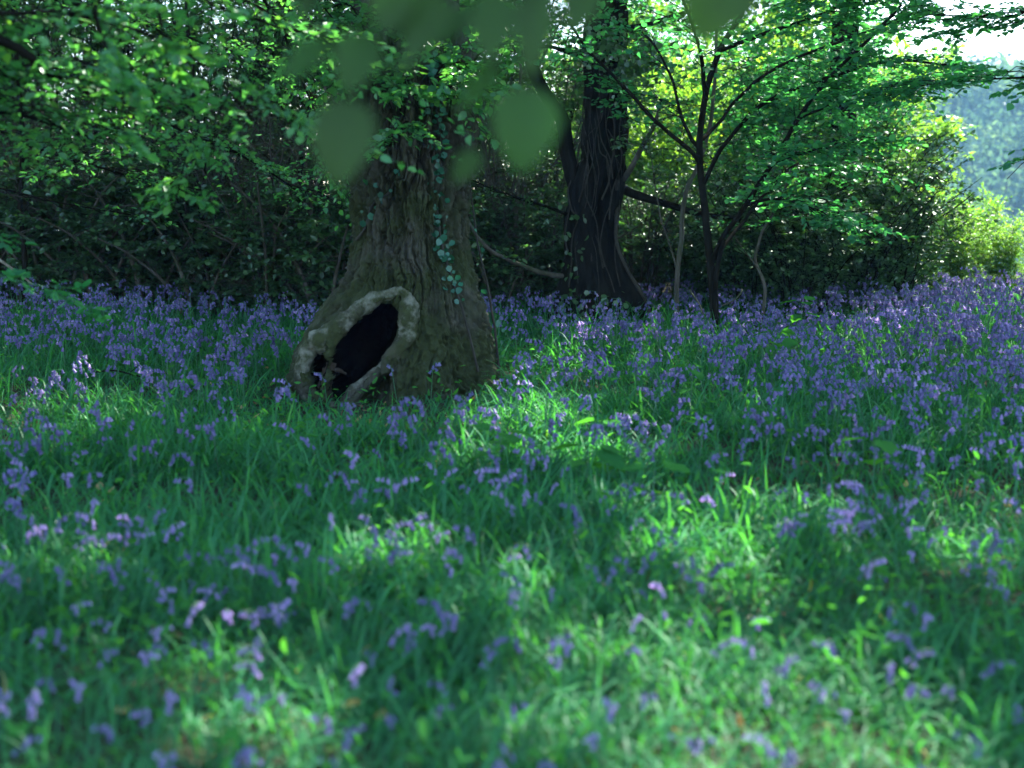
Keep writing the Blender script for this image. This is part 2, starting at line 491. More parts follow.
# ------------------------------------------------------------------ DISTANT WOOD on the far hillside
def build_distant_wood():
    rg = np.random.default_rng(5)
    mb = MB()
    n = 0
    Cs = []
    while n < 1500:
        x = rg.uniform(20, 260); y = rg.uniform(90, 350)
        if not (.10 < x / y < .62): continue
        if x * .66 + y * .75 < 95: continue
        Cs.append((x, y)); n += 1
    Cs = np.array(Cs); Z = hgt(Cs[:, 0], Cs[:, 1])
    nl = 120
    for k in range(len(Cs)):
        h = rg.uniform(6, 13); r = h * rg.uniform(.28, .42)
        d = nrm(rg.normal(0, 1, (nl, 3))); rr = rg.uniform(.45, 1, nl)[:, None]
        lump = .75 + .5 * vnoise(d[:, 0] * 2 + k, d[:, 1] * 2, d[:, 2] * 2)[:, None]
        P = np.array([Cs[k, 0], Cs[k, 1], Z[k] + h * .58]) + d * rr * lump * np.array([r, r, h * .45])
        N = d + rg.normal(0, .5, (nl, 3)) + [0, 0, .4]
        leaves(mb, P, rg.normal(0, 1, (nl, 3)), N, rg.uniform(.6, 1.3, nl), .9, 0, np.clip(rg.random() * .7 + rg.normal(.1, .15, nl), 0, 1), rg)
        if rg.random() < .5:
            b = np.array([Cs[k, 0], Cs[k, 1], Z[k] - .5])
            tubes(mb, np.array([b, b + [0, 0, h * .5], b + [rg.normal(0, .3), 0, h * .85]]), np.array([.28, .2, .08]), 5, 1)
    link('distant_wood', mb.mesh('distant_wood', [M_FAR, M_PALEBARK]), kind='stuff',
         label='hazy blue wooded hillside far across the valley', category='wood')


build_distant_wood()

# ------------------------------------------------------------------ HOLLOW OAK
OAK_Y = 9.9
OAK = at(411, 405, OAK_Y); OAK[2] = hgt(OAK[0], OAK[1]) - .02


def z7(zx, zy): return 270 + zx / 4.52, 260 + zy / 4.52


def oak_local(zx, zy, Y=9.25):
    px, py = z7(zx, zy); p = at(px, py, Y) - OAK
    return p[0], p[2]


HOLE1 = np.array([oak_local(*q) for q in [(420, 240), (470, 228), (520, 235), (552, 262), (558, 300), (545, 350), (520, 410), (470, 480), (430, 530), (380, 590),
                                          (330, 622), (290, 622), (268, 590), (275, 548), (300, 520), (270, 490), (288, 430), (300, 370), (340, 320), (398, 292)]])
HOLE1 = HOLE1.mean(0) + (HOLE1 - HOLE1.mean(0)) * 1.13
HOLE2 = np.array([oak_local(*q) for q in [(168, 450), (200, 425), (240, 430), (262, 470), (248, 520), (228, 560), (222, 608), (190, 585), (168, 520)]])
HOLE3 = np.array([oak_local(*q) for q in [(395, 625), (440, 565), (500, 520), (540, 505), (552, 570), (530, 650), (450, 720), (380, 720)]])


def poly_sd(poly, x, z):
    """signed distance, positive inside"""
    ins = np.zeros(x.shape, bool); dm = np.full(x.shape, 1e9)
    n = len(poly)
    for i in range(n):
        ax, az = poly[i]; bx, bz = poly[(i + 1) % n]
        t = np.clip(((x - ax) * (bx - ax) + (z - az) * (bz - az)) / ((bx - ax) ** 2 + (bz - az) ** 2), 0, 1)
        dm = np.minimum(dm, np.hypot(x - ax - t * (bx - ax), z - az - t * (bz - az)))
        c = ((az > z) != (bz > z)) & (x < (bx - ax) * (z - az) / (bz - az + 1e-12) + ax)
        ins ^= c
    return np.where(ins, dm, -dm)


def oak_outer(th, z, fine=True):
    Rz = np.interp(z, [-.3, 0, .2, .45, .72, 1.0, 1.42, 2.05, 3, 5, 8], [.70, .63, .585, .53, .465, .40, .365, .355, .36, .33, .26])
    def lobe(a0, w): 
        d = (th - a0 + pi) % (2 * pi) - pi
        return np.exp(-(d / w) ** 2)
    A1 = np.interp(z, [-.3, 0, .3, .5, .62, .75, .95, 1.2], [.30, .30, .31, .26, .17, .08, .02, 0])
    a1 = pi + .50
    r = Rz + A1 * lobe(a1, .62)
    r = r + np.interp(z, [-.3, 0, .3, .8, 1.3], [.30, .18, .07, .02, 0]) * (lobe(2 * pi - .45, .28) + .8 * lobe(2 * pi - 1.25, .3) + lobe(.8, .35) + lobe(2.1, .4))
    # fluting of the bole
    fl = np.interp(z, [0, .8, 1.4, 4], [.02, .025, .035, .03])
    r = r + fl * (np.cos(5 * th + 1.2) * .6 + np.cos(3 * th + .4 * z) * .5)
    # deep groove up the upper bole
    g = lobe(2 * pi - 1.28 - .05 * z, .10) * np.interp(z, [0, 1.5, 1.9, 5], [0, 0, .12, .16])
    r = r - g
    if fine:
        cx, cy = np.cos(th), np.sin(th)
        n1 = fbm(cx * 2.2, cy * 2.2, z * 1.6, 4) - .5
        r = r + .10 * n1 + .11 * (fbm(cx * 4.5, cy * 4.5, z * 4.5, 3) - .5) * np.interp(z, [0, .5, .9, 1.4], [1, 1, .4, .1])
        w1 = fbm(cx * 3 + 5, cy * 3, z * 5, 3) - .5; w2 = fbm(cx * 3, cy * 3 + 9, z * 5, 3) - .5
        rid = np.abs(fbm(cx * 8 + w1 * 1.8, cy * 8 + w2 * 1.8, z * 2.2 + n1 * 2, 3) - .5) * 2
        rid2 = np.abs(fbm(cx * 20 + w2 * 3, cy * 20 + w1 * 3, z * 6.0, 3) - .5) * 2
        amt = np.interp(z, [0, .5, 1.1, 1.5], [.55, .5, .6, 1.0])
        r = r + amt * (.085 * np.minimum(rid * 4.0, 1) + .045 * np.minimum(rid2 * 3.2, 1)) - .07
        r = r + np.interp(z, [0, .9, 1.5], [.045, .04, .022]) * (fbm(cx * 22, cy * 22, z * 30, 3) - .5)
    return r


def oak_centre(z):
    return np.interp(z, [0, 1.4, 2.1, 4, 8], [0, 0.005, .045, .10, .3]), np.interp(z, [0, 2, 8], [0, .05, .5])


def build_oak():
    root = thing('oak_tree', 'old mossy oak with flared base and dark hollow opening in its foot', 'tree', OAK)
    rg = np.random.default_rng(21)
    nt_, nz = 760, 620
    th = np.linspace(0, 2 * pi, nt_, endpoint=False)
    z = np.r_[np.linspace(-.25, 1.3, 430), np.linspace(1.3, 2.7, 300)[1:], np.linspace(2.7, 7.5, 70)[1:]]
    nz = len(z)
    TH, ZZ = np.meshgrid(th, z)
    r = oak_outer(TH, ZZ)
    cx, cy = oak_centre(ZZ)
    X = cx + r * np.cos(TH); Y = cy + r * np.sin(TH); Z = ZZ.copy()
    front = (Y < .05) & (ZZ < 1.2)
    X0, Z0 = X.copy(), Z.copy()
    for poly, dep, pull in ((HOLE1, .8, .25), (HOLE2, .34, .1), (HOLE3, .22, .05)):
        d = poly_sd(poly, X0, Z0)
        d = d + (fbm(X0 * 14, Z0 * 14, 4.4, 3) - .5) * .03
        push = dep * sstep(-.004, .055, d) * front
        Y = Y + push
        X = X + push * pull * np.sign(.0 - X0 - .2) * 0
        # rolled lip
        lip = np.exp(-((d + .05) / .04) ** 2) * (.05 if dep > .3 else .015) * front
        Y = Y - lip
    mb = MB()
    idx = np.arange(nt_ * nz).reshape(nz, nt_); nx = np.roll(idx, -1, axis=1)
    F = np.stack([idx[:-1], nx[:-1], nx[1:], idx[1:]], -1).reshape(-1, 4)
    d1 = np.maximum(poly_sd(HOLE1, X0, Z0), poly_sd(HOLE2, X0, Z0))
    dark = ((d1 > .004) & front)  # faces that get the painted shade inside the hollow
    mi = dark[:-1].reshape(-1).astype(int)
    mb.add(np.stack([X, Y, Z], -1), F, None, mi)
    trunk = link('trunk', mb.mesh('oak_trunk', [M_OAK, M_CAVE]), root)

    def front_y(x, zz):
        i = np.argmin(np.abs(z - zz))
        row = slice(int(nt_ * .5), nt_)
        rr = oak_outer(th[row], np.full(nt_ - int(nt_ * .5), zz), False)
        c0, c1 = oak_centre(zz)
        xs = c0 + rr * np.cos(th[row]); ys = c1 + rr * np.sin(th[row])
        o = np.argsort(xs)
        return float(np.interp(x, xs[o], ys[o]))

    # rolled callus rim round the opening
    rim = [(175, 415, 62), (235, 372, 78), (300, 318, 74), (360, 268, 66), (410, 222, 56), (470, 190, 60), (540, 172, 60), (592, 185, 58), (606, 235, 66), (604, 300, 76),
           (592, 360, 72), (556, 420, 58), (505, 478, 44), (455, 528, 34), (405, 578, 34), (355, 622, 42), (305, 652, 54), (245, 652, 56), (190, 622, 48), (155, 560, 46), (146, 490, 50)]
    C = []
    for (a, b, w) in rim:
        x, zz = oak_local(a, b); C.append((x, front_y(x, max(zz, -.1)) + .022, zz, w / 2 / 4.52 / 138))
    C = np.array(C); cen = C[:, :3].mean(0); C[:, [0, 2]] = cen[[0, 2]] + (C[:, [0, 2]] - cen[[0, 2]]) * 1.06
    C = np.concatenate([C, C[:2]])
    P = smooth_path(C[:, :3], 320); rr = np.interp(np.linspace(0, 1, 320), np.linspace(0, 1, len(C)), C[:, 3])
    P = P[:-12]; rr = rr[:-12]
    S = 48
    T = nrm(np.gradient(P, axis=0)); A = nrm(np.cross(T, np.array([0, 1., 0]))); B = np.cross(T, A)
    a = np.arange(S) * 2 * pi / S
    base = P[:, None] + 0 * A[:, None]
    dirs = A[:, None] * np.cos(a)[None, :, None] + B[:, None] * np.sin(a)[None, :, None]
    V = base + dirs * rr[:, None, None]
    nn = fbm(V[..., 0] * 11, V[..., 1] * 11, V[..., 2] * 11, 4) - .5
    n2 = fbm(V[..., 0] * 38, V[..., 1] * 38, V[..., 2] * 38, 3) - .5
    big = fbm(P[:, 0] * 7, P[:, 1] * 7, P[:, 2] * 7, 2) - .5
    V = base + dirs * (rr[:, None] * (1.08 + 1.2 * nn + 1.0 * big[:, None]) + .018 * n2)[..., None] + .05 * np.stack([vnoise(P[:, 0] * 9, P[:, 2] * 9, 1.) - .5, -np.abs(big), vnoise(P[:, 0] * 9, P[:, 2] * 9, 7.) - .5], -1)[:, None]
    idx = np.arange(len(P) * S).reshape(len(P), S); nx = np.roll(idx, -1, axis=1)
    F = np.stack([idx[:-1], nx[:-1], nx[1:], idx[1:]], -1).reshape(-1, 4)
    mb = MB(); mb.add(V, F)
    link('hollow_rim', mb.mesh('hollow_rim', M_RIM), root, label='pale lichen-spotted rolled rim round the hollow')

    # rotten wood splinter standing in the opening
    for pts, r0, r1 in (([(250, 650), (238, 600), (244, 545), (262, 500), (270, 470)], .055, .03), ([(228, 520), (262, 505), (300, 508), (335, 522)], .024, .008)):
        q = []
        for (a_, b_) in pts:
            x, zz = oak_local(a_, b_); q.append((x, front_y(x, max(zz, -.1)) + .09, zz))
        Pq = smooth_path(q, 26, .02, rg); mb = MB()
        a = np.arange(12) * 2 * pi / 12; T = nrm(np.gradient(Pq, axis=0)); A = nrm(np.cross(T, np.array([0, 1., 0]))); B = np.cross(T, A)
        dr = A[:, None] * np.cos(a)[None, :, None] + B[:, None] * np.sin(a)[None, :, None]
        rr_ = np.linspace(r0, r1, 26)[:, None] * np.ones((1, 12)); V = Pq[:, None] + dr * rr_[..., None]
        V = V + dr * (rr_ * 1.5 * (fbm(V[..., 0] * 30, V[..., 1] * 30, V[..., 2] * 18, 3) - .5))[..., None]
        ix = np.arange(26 * 12).reshape(26, 12); nx = np.roll(ix, -1, axis=1)
        mb.add(V, np.stack([ix[:-1], nx[:-1], nx[1:], ix[1:]], -1).reshape(-1, 4))
        link('rotten_wood', mb.mesh('rotten_wood', M_ROT), root)

    # upper limbs
    mb = MB(); tw = MB(); lf = MB()
    for k in range(7):
        a0 = k * 2 * pi / 7 + .4
        zc = rg.uniform(4.6, 7.0); c0, c1 = oak_centre(zc)
        p0 = np.array([c0, c1, zc]); ln = rg.uniform(3.2, 5)
        pts = [p0, p0 + [cos(a0) * ln * .35, sin(a0) * ln * .35, ln * .25], p0 + [cos(a0) * ln * .75, sin(a0) * ln * .75, ln * .30], p0 + [cos(a0 + .3) * ln, sin(a0 + .3) * ln, ln * .42]]
        Q = limb(mb, pts, .13, .03, 14, .1, 7, rg=rg)
    mb.add(np.zeros((0, 3)))
    link('limb', mb.mesh('oak_limbs', M_OAK), root)

    # leafy shoots from the bole in front of and around its upper part
    sh = [((398, 90), (352, 40), 9.1), ((405, 95), (430, 52), 9.0), ((425, 100), (468, 66), 9.1), ((440, 98), (490, 92), 9.2), ((400, 110), (415, 85), 9.2),
          ((450, 118), (462, 100), 9.3), ((385, 95), (330, 80), 9.4), ((372, 40), (330, 10), 9.4), ((470, 70), (520, 40), 9.5),
          ((430, 60), (420, 10), 9.0), ((450, 40), (480, 0), 9.2), ((390, 50), (380, 10), 9.2), ((415, 130), (398, 150), 9.2)]
    for (p, q, Yd) in sh:
        twm = MB(); lfm = MB()
        a_ = at(p[0], p[1], 9.55) - OAK; b_ = at(q[0], q[1], Yd) - OAK
        Q = limb(twm, [a_, (a_ + b_) / 2 + [0, -.12, .10], b_], .010, .004, 10, .03, 5, rg=rg)
        dress(twm, lfm, Q, 7, rg, .3, (.16, .36), vert=.25, nsub=5, nleaf=5, leaf=.062, droop=.25, flat=.4, r=.003, cull=False)
        s = link('leafy_shoot', twm.mesh('shoot_twig', M_TWIG), root)
        link('foliage', lfm.mesh('shoot_leaves', M_BEECH), s)

    # ivy climbing the bole
    for pts in ([(478, 372), (466, 320), (450, 275), (441, 235), (437, 190), (440, 150), (436, 110), (430, 60)], [(356, 240), (366, 225), (372, 205), (390, 190), (398, 160)],
                [(500, 380), (490, 300), (478, 240), (470, 180), (466, 100)]):
        q = []
        for (px, py) in pts:
            p = at(px, py, 9.5) - OAK; yy = front_y(p[0], max(p[2], 0)) - .012
            p = at(px, py, OAK[1] + yy) - OAK; q.append((p[0], front_y(p[0], max(p[2], 0)) - .014, p[2]))
        im = MB(); il = MB()
        Q = limb(im, q, .010, .005, 40, .02, 6, rg=rg)
        iv = link('ivy', im.mesh('ivy_stem', M_VINE), root)
        n = 140 if pts[0][0] == 478 else 16
        t = rg.uniform(.25, 1, n) if pts[0][0] == 478 else rg.uniform(.0, 1, n)
        B, D = along(Q, t)
        B = B + rg.normal(0, .032, B.shape) * [1, .3, 1] + [0, -.03, 0]
        N = np.array([0, -1., .35]) + rg.normal(0, .35, B.shape)
        leaves(il, B, rg.normal(0, .6, B.shape) + [0, 0, -.8], N, rg.uniform(.022, .055, n), 1.05, 0, None, rg)
        link('ivy_leaves', il.mesh('ivy_leaves', M_IVY), iv)

    # crown high overhead
    lf = MB()
    canopy(lf, np.array([0.2, .3, 8.6]), np.array([5.2, 5.0, 2.6]), 20000, .15, rg, OAK)
    link('crown', lf.mesh('oak_crown', M_OAKLEAF), root)
    return root


def canopy(lf, c, rad, n, size, rg, off, nclump=90):
    u = nrm(rg.normal(0, 1, (nclump, 3))) * (rg.random((nclump, 1)) ** .4)
    C = c + u * rad
    k = rg.integers(0, nclump, n)
    P = C[k] + rg.normal(0, 1, (n, 3)) * [.75, .75, .28]
    m = keep_unlit(P + off, rg)
    P = P[m]
    leaves(lf, P, rg.normal(0, 1, P.shape) * [1, 1, .3], np.array([0, 0, 1.]) + rg.normal(0, .45, P.shape), size * rg.uniform(.6, 1.3, len(P)), .85, 0, None, rg)


build_oak()

# ------------------------------------------------------------------ DARK VINE-CLAD TREE
def build_dark_tree():
    Yd = 15.0
    base = at(598, 320, Yd); base[2] = hgt(base[0], base[1]) - .05
    root = thing('vine_clad_tree', 'dark forked tree with pale ivy stems winding up its thick trunk', 'tree', base)
    rg = np.random.default_rng(31)
    mb = MB()
    # main bole
    ax = [(598, 335, .56), (598, 300, .44), (594, 275, .33), (591, 240, .27), (594, 190, .27), (604, 150, .225), (606, 100, .215), (605, 50, .205), (607, 0, .20), (612, -120, .18), (620, -420, .12)]
    q = np.array([np.r_[at(a, b, Yd) - base, r] for a, b, r in ax])
    n = 170; S = 96
    P = smooth_path(q[:, :3], n); dd = np.r_[0, np.cumsum(np.linalg.norm(np.diff(q[:, :3], axis=0), axis=1))]
    rr = np.interp(np.linspace(0, dd[-1], n), dd, q[:, 3])
    a = np.arange(S) * 2 * pi / S
    zz = P[:, 2][:, None]; cx, cy = np.cos(a)[None], np.sin(a)[None]
    r = rr[:, None] * (1 + .09 * np.cos(4 * a + 1)[None] * sstep(1.6, .2, zz) * 1.8 + .05 * np.cos(3 * a)[None])
    rid = np.abs(fbm(cx * 5, cy * 5, zz * 2.0, 3) - .5) * 2
    r = r + .06 * np.minimum(rid * 2, 1) - .03 + .05 * (fbm(cx * 2, cy * 2, zz * 2, 3) - .5)
    V = np.stack([P[:, 0:1] + r * cx, P[:, 1:2] + r * cy, zz + 0 * r], -1)
    idx = np.arange(n * S).reshape(n, S); nx = np.roll(idx, -1, axis=1)
    mb.add(V, np.stack([idx[:-1], nx[:-1], nx[1:], idx[1:]], -1).reshape(-1, 4))
    link('trunk', mb.mesh('dark_trunk', M_DKBARK), root)
    p = lambda a, b, Y=Yd: at(a, b, Y) - base
    # left fork
    m2 = MB(); limb(m2, [p(588, 205), p(574, 182), p(567, 150), p(563, 118), p(548, 96), p(533, 66), p(530, 20), p(528, -60), p(515, -300)], .085, .045, 60, .03, 14, rg=rg, p=.8)
    f = link('limb', m2.mesh('fork_limb', M_DKBARK), root)
    br = [([p(618, 186), p(640, 197), p(668, 205), p(700, 214), p(740, 219)], .05, .02), ([p(562, 276, 14.8), p(535, 272, 14.5), p(505, 258, 14.2), p(478, 235, 14), p(462, 205, 13.9)], .03, .012),
          ([p(566, 214), p(540, 205, 14.8), p(505, 195, 14.4), p(470, 180, 14.2)], .018, .007), ([p(600, 60), p(575, 55), p(545, 45), p(505, 52)], .03, .01), ([p(612, 30), p(645, 25), p(690, 10), p(740, -5)], .035, .012),
          ([p(622, 182), p(635, 160, 14.7), p(652, 128, 14.5), p(662, 100, 14.4)], .035, .016)]
    for i, (pts, r0, r1) in enumerate(br):
        m = MB(); tw = MB(); lf = MB()
        Q = limb(m, pts, r0, r1, 24, .04, 8, rg=rg)
        b = link('branch', m.mesh('branch', M_PALEBARK if i in (1, 5) else M_DKBARK), root)
        dress(m2 if False else tw, lf, Q, 7, rg, .35, (.3, .7), vert=.3, nsub=5, nleaf=5, leaf=.06, droop=.15, flat=.35, r=.004, cull=False)
        link('foliage', lf.join(tw, 1).mesh('spray', [M_DARKLEAF, M_TWIG]), b)
    # ivy stems winding up
    def surf(px, py, o=.012):
        z = p(px, py)[2]; i = int(np.argmin(np.abs(P[:, 2] - z))); x = p(px, py)[0] - P[i, 0]
        rad = rr[i] * 1.04; x = np.clip(x, -rad * .98, rad * .98)
        return np.array([P[i, 0] + x, P[i, 1] - math.sqrt(max(rad * rad - x * x, 0)) - o, z])
    vines = [[(597, 300), (596, 260), (590, 230), (594, 200), (598, 170), (595, 140), (600, 110), (597, 80), (598, 55)], [(612, 290), (604, 262), (598, 240), (590, 215), (594, 190), (592, 165), (588, 130), (590, 95)],
             [(618, 285), (612, 250), (616, 215), (617, 180), (612, 150), (605, 130), (608, 100), (604, 70)], [(606, 130), (615, 145), (622, 160), (618, 185)], [(578, 290), (573, 250), (575, 225), (572, 200)],
             [(600, 200), (606, 180), (604, 160), (596, 150), (592, 120)], [(600, 120), (603, 90), (609, 70), (607, 50)], [(590, 260), (584, 240), (588, 220), (592, 205)]]
    for q in range(14):
        x0 = rg.uniform(570, 622); y1 = rg.uniform(60, 180); y0 = y1 + rg.uniform(60, 140); ks = np.linspace(0, 1, 6)
        vines.append([(x0 + 8 * math.sin(k * rg.uniform(2, 5) + q) + (599 - x0) * .25 * k, y0 + (y1 - y0) * k) for k in ks])
    for v in vines:
        m = MB(); limb(m, [surf(*k) for k in v], rg.uniform(.004, .012), rg.uniform(.002, .005), 46, .05, 6, rg=rg)
        link('ivy_stem', m.mesh('ivy_stem', M_VINE), root)
    m = MB(); limb(m, [surf(616, 180), surf(615, 215), p(617, 245, 14.6), p(628, 272, 14.5), p(644, 296, 14.4), p(650, 312, 14.4)], .02, .018, 30, .03, 7, rg=rg)
    link('ivy_stem', m.mesh('ivy_stem', M_VINE), root)
    # ivy / suckers round the top and foot
    for (px, py, sx, sy, n) in ((606, 45, 30, 22, 420), (640, 60, 22, 24, 260), (590, 305, 32, 10, 160), (630, 80, 14, 30, 160), (575, 250, 12, 40, 40)):
        lf = MB(); B = np.array([p(px + rg.normal(0, sx * .6), py + rg.normal(0, sy * .6), Yd - .3 + rg.normal(0, .22)) for _ in range(n)])
        leaves(lf, B, rg.normal(0, .7, B.shape) + [0, 0, -.6], np.array([0, -.7, .7]) + rg.normal(0, .5, B.shape), rg.uniform(.04, .08, n), 1.0, 0, None, rg)
        link('ivy_leaves', lf.mesh('ivy_leaves', M_DARKLEAF), root)
    lf = MB(); canopy(lf, np.array([0, .3, 8.6]), np.array([4.6, 4.6, 2.5]), 19000, .15, rg, base)
    link('crown', lf.mesh('dark_crown', M_OAKLEAF), root)


build_dark_tree()

# ------------------------------------------------------------------ FORKED SMALL TREE (right of the dark trunk)
def build_forked_tree():
    Yd = 13.2
    base = at(714, 330, Yd); base[2] = hgt(base[0], base[1]) - .05
    root = thing('maple_tree', 'slender forked tree with wide leafy branches reaching right', 'tree', base)
    rg = np.random.default_rng(41)
    p = lambda a, b, Y=Yd: at(a, b, Y) - base
    mb = MB()
    limb(mb, [p(714, 335), p(713, 300), p(709, 260), p(706, 225), p(702, 195), p(700, 165), p(700, 135), p(706, 95), p(722, 48), p(745, 5), p(765, -60)], .041, .02, 60, .02, 12, rg=rg)
    link('trunk', mb.mesh('maple_trunk', M_TWIG), root)
    limbs = [
        ([p(701, 165), p(690, 150, 13.1), p(655, 118, 13), p(620, 80, 13), p(590, 48, 13), p(570, 20, 13)], .023, .01, 10, 0),
        ([p(712, 262), p(724, 238, 13), p(745, 205, 12.8), p(772, 165, 12.6), p(800, 118, 12.4), p(822, 86, 12.2), p(860, 50, 12), p(905, 5, 11.8)], .027, .012, 30, 1),
        ([p(703, 185), p(722, 150, 13), p(748, 118, 12.8), p(790, 92, 12.6), p(850, 72, 12.4), p(900, 62, 12.2), p(960, 66, 12)], .022, .009, 30, 1),
        ([p(702, 140), p(720, 120, 13.4), p(775, 70, 13.6), p(840, 40, 13.8), p(900, 18, 14)], .018, .01, 22, 1),
        ([p(700, 150), p(680, 110, 13.6), p(668, 70, 13.8), p(640, 30, 14)], .018, .01, 14, 0),
        ([p(706, 100), p(700, 60, 12.8), p(690, 20, 12.6), p(670, -30, 12.5)], .022, .01, 14, 0),
        ([p(772, 165, 12.6), p(800, 154, 12.4), p(825, 146, 12.2), p(850, 140, 12)], .018, .006, 20, 1),
        ([p(722, 50), p(760, 35, 12.8), p(810, 20, 12.5), p(880, -5, 12.2)], .022, .008, 20, 1),
        ([p(745, 205, 12.8), p(775, 200, 12.8), p(805, 205, 12.7), p(835, 215, 12.6)], .016, .005, 20, 1),
        ([p(712, 262), p(740, 225, 13.6), p(770, 190, 14), p(800, 165, 14.2), p(830, 170, 14.4)], .022, .008, 26, 1),
        ([p(800, 118, 12.4), p(840, 100, 12.0), p(880, 88, 11.6), p(940, 78, 11.3)], .014, .005, 20, 1),
    ]
    for pts, r0, r1, n, big in limbs:
        m = MB(); tw = MB(); lf = MB()
        Q = limb(m, pts, r0, r1, 34, .05, 8, rg=rg)
        b = link('limb', m.mesh('maple_limb', M_TWIG), root)
        dress(tw, lf, Q, n, rg, .25, (.3, .72) if big else (.45, 1.0), vert=.12, nsub=6, nleaf=6, leaf=.062, droop=.12, flat=.24, r=.004, cull=True, W=.95)
        link('foliage', lf.join(tw, 1).mesh('maple_leaves', [M_MAPLE, M_TWIG]), b)
    m = MB(); limb(m, [p(724, 240, 13), p(716, 275, 13.1), p(716, 320, 13.15)], .02, .026, 20, .01, 8, rg=rg)
    link('trunk', m.mesh('maple_stem', M_TWIG), root)


build_forked_tree()


def simple_tree(name, label, cat, base_px, Y, stem_px, r0, r1, mat, leafmat, nspray, rg, group=None, leaf=.06, ln=(.35, .8), t0=.35, extra=()):
    base = at(base_px[0], base_px[1], Y); base[2] = hgt(base[0], base[1]) - .04
    root = thing(name, label, cat, base, group)
    p = lambda a, b, Y=Y: at(a, b, Y) - base
    mb = MB(); tw = MB(); lf = MB()
    pts = [np.array([0, 0, -.02])] + [p(*q) for q in stem_px]
    Q = limb(mb, pts, r0, r1, 40, .04, 8, rg=rg)
    link('trunk', mb.mesh('trunk', mat), root)
    dress(tw, lf, Q, nspray, rg, t0, ln, vert=.2, nsub=6, nleaf=6, leaf=leaf, droop=.12, flat=.3, r=.004)
    for e, n2 in extra:
        m2 = MB(); Qe = limb(m2, [p(*q) for q in e], r1 * .8, r1 * .3, 20, .04, 6, rg=rg)
        b = link('branch', m2.mesh('branch', mat), root)
        dress(tw, lf, Qe, n2, rg, .1, ln, vert=.2, nsub=6, nleaf=6, leaf=leaf, droop=.12, flat=.3, r=.004)
    link('crown', lf.join(tw, 1).mesh('crown', [leafmat, M_TWIG]), root)
    return root


rg = np.random.default_rng(51)
simple_tree('sapling', 'pale grey leaning sapling between the dark trunk and the slender forked tree', 'sapling', (676, 312), 14.2, [(677, 280), (679, 250), (680, 215), (686, 190), (700, 160), (712, 110), (716, 40), (715, -40)],
            .028, .013, M_PALEBARK, M_DARKLEAF, 16, rg, extra=([[(676, 265), (668, 240), (660, 215), (655, 180), (650, 140)], 5],))
simple_tree('sapling', 'thin dark sapling with twin stems in the shaded thicket left of the oak', 'sapling', (206, 300), 15.5, [(207, 270), (202, 235), (199, 200), (196, 160), (195, 120), (190, 60), (188, -20)],
            .035, .02, M_TWIG, M_DARKLEAF, 20, rg, extra=([[(203, 250), (188, 228), (178, 205), (172, 175), (160, 140)], 8], [[(201, 200), (206, 165), (204, 120), (212, 70)], 6]))
simple_tree('sapling', 'thin dark sapling at the left edge behind the bluebells', 'sapling', (22, 275), 15, [(22, 240), (20, 200), (24, 150), (20, 100), (15, 40), (10, -20)],
            .03, .018, M_TWIG, M_DARKLEAF, 16, rg, extra=([[(21, 215), (38, 190), (50, 160), (75, 140)], 6],))
simple_tree('sapling', 'bent dark stem below a horizontal dead bough in the left thicket', 'sapling', (150, 295), 16, [(155, 270), (158, 245), (152, 225), (160, 190), (172, 150), (180, 80), (170, 0)],
            .035, .015, M_TWIG, M_DARKLEAF, 14, rg, extra=([[(153, 225), (125, 214), (95, 212), (70, 218)], 3],))
simple_tree('sapling', 'thin stem with sparse leaves rising just left of the oak bole', 'sapling', (326, 292), 15.5, [(320, 250), (312, 215), (318, 180), (330, 140), (325, 90), (318, 20)],
            .022, .01, M_PALEBARK, M_DARKLEAF, 14, rg, extra=([[(315, 225), (300, 200), (285, 185), (270, 160)], 6],))
simple_tree('sapling', 'thin upright stem right of the oak bole in front of the vine-clad trunk', 'sapling', (520, 300), 16.5, [(518, 260), (515, 220), (520, 170), (516, 120), (520, 60), (515, 0)],
            .028, .014, M_PALEBARK, M_DARKLEAF, 18, rg, extra=([[(517, 240), (500, 215), (490, 190), (480, 150)], 6],))
simple_tree('sapling', 'bare grey stem at the right of the slender forked tree', 'sapling', (762, 318), 13.8, [(764, 290), (757, 262), (764, 235), (778, 205), (790, 170)],
            .02, .01, M_PALEBARK, M_DARKLEAF, 8, rg, extra=([[(760, 270), (745, 250), (735, 235)], 2],))

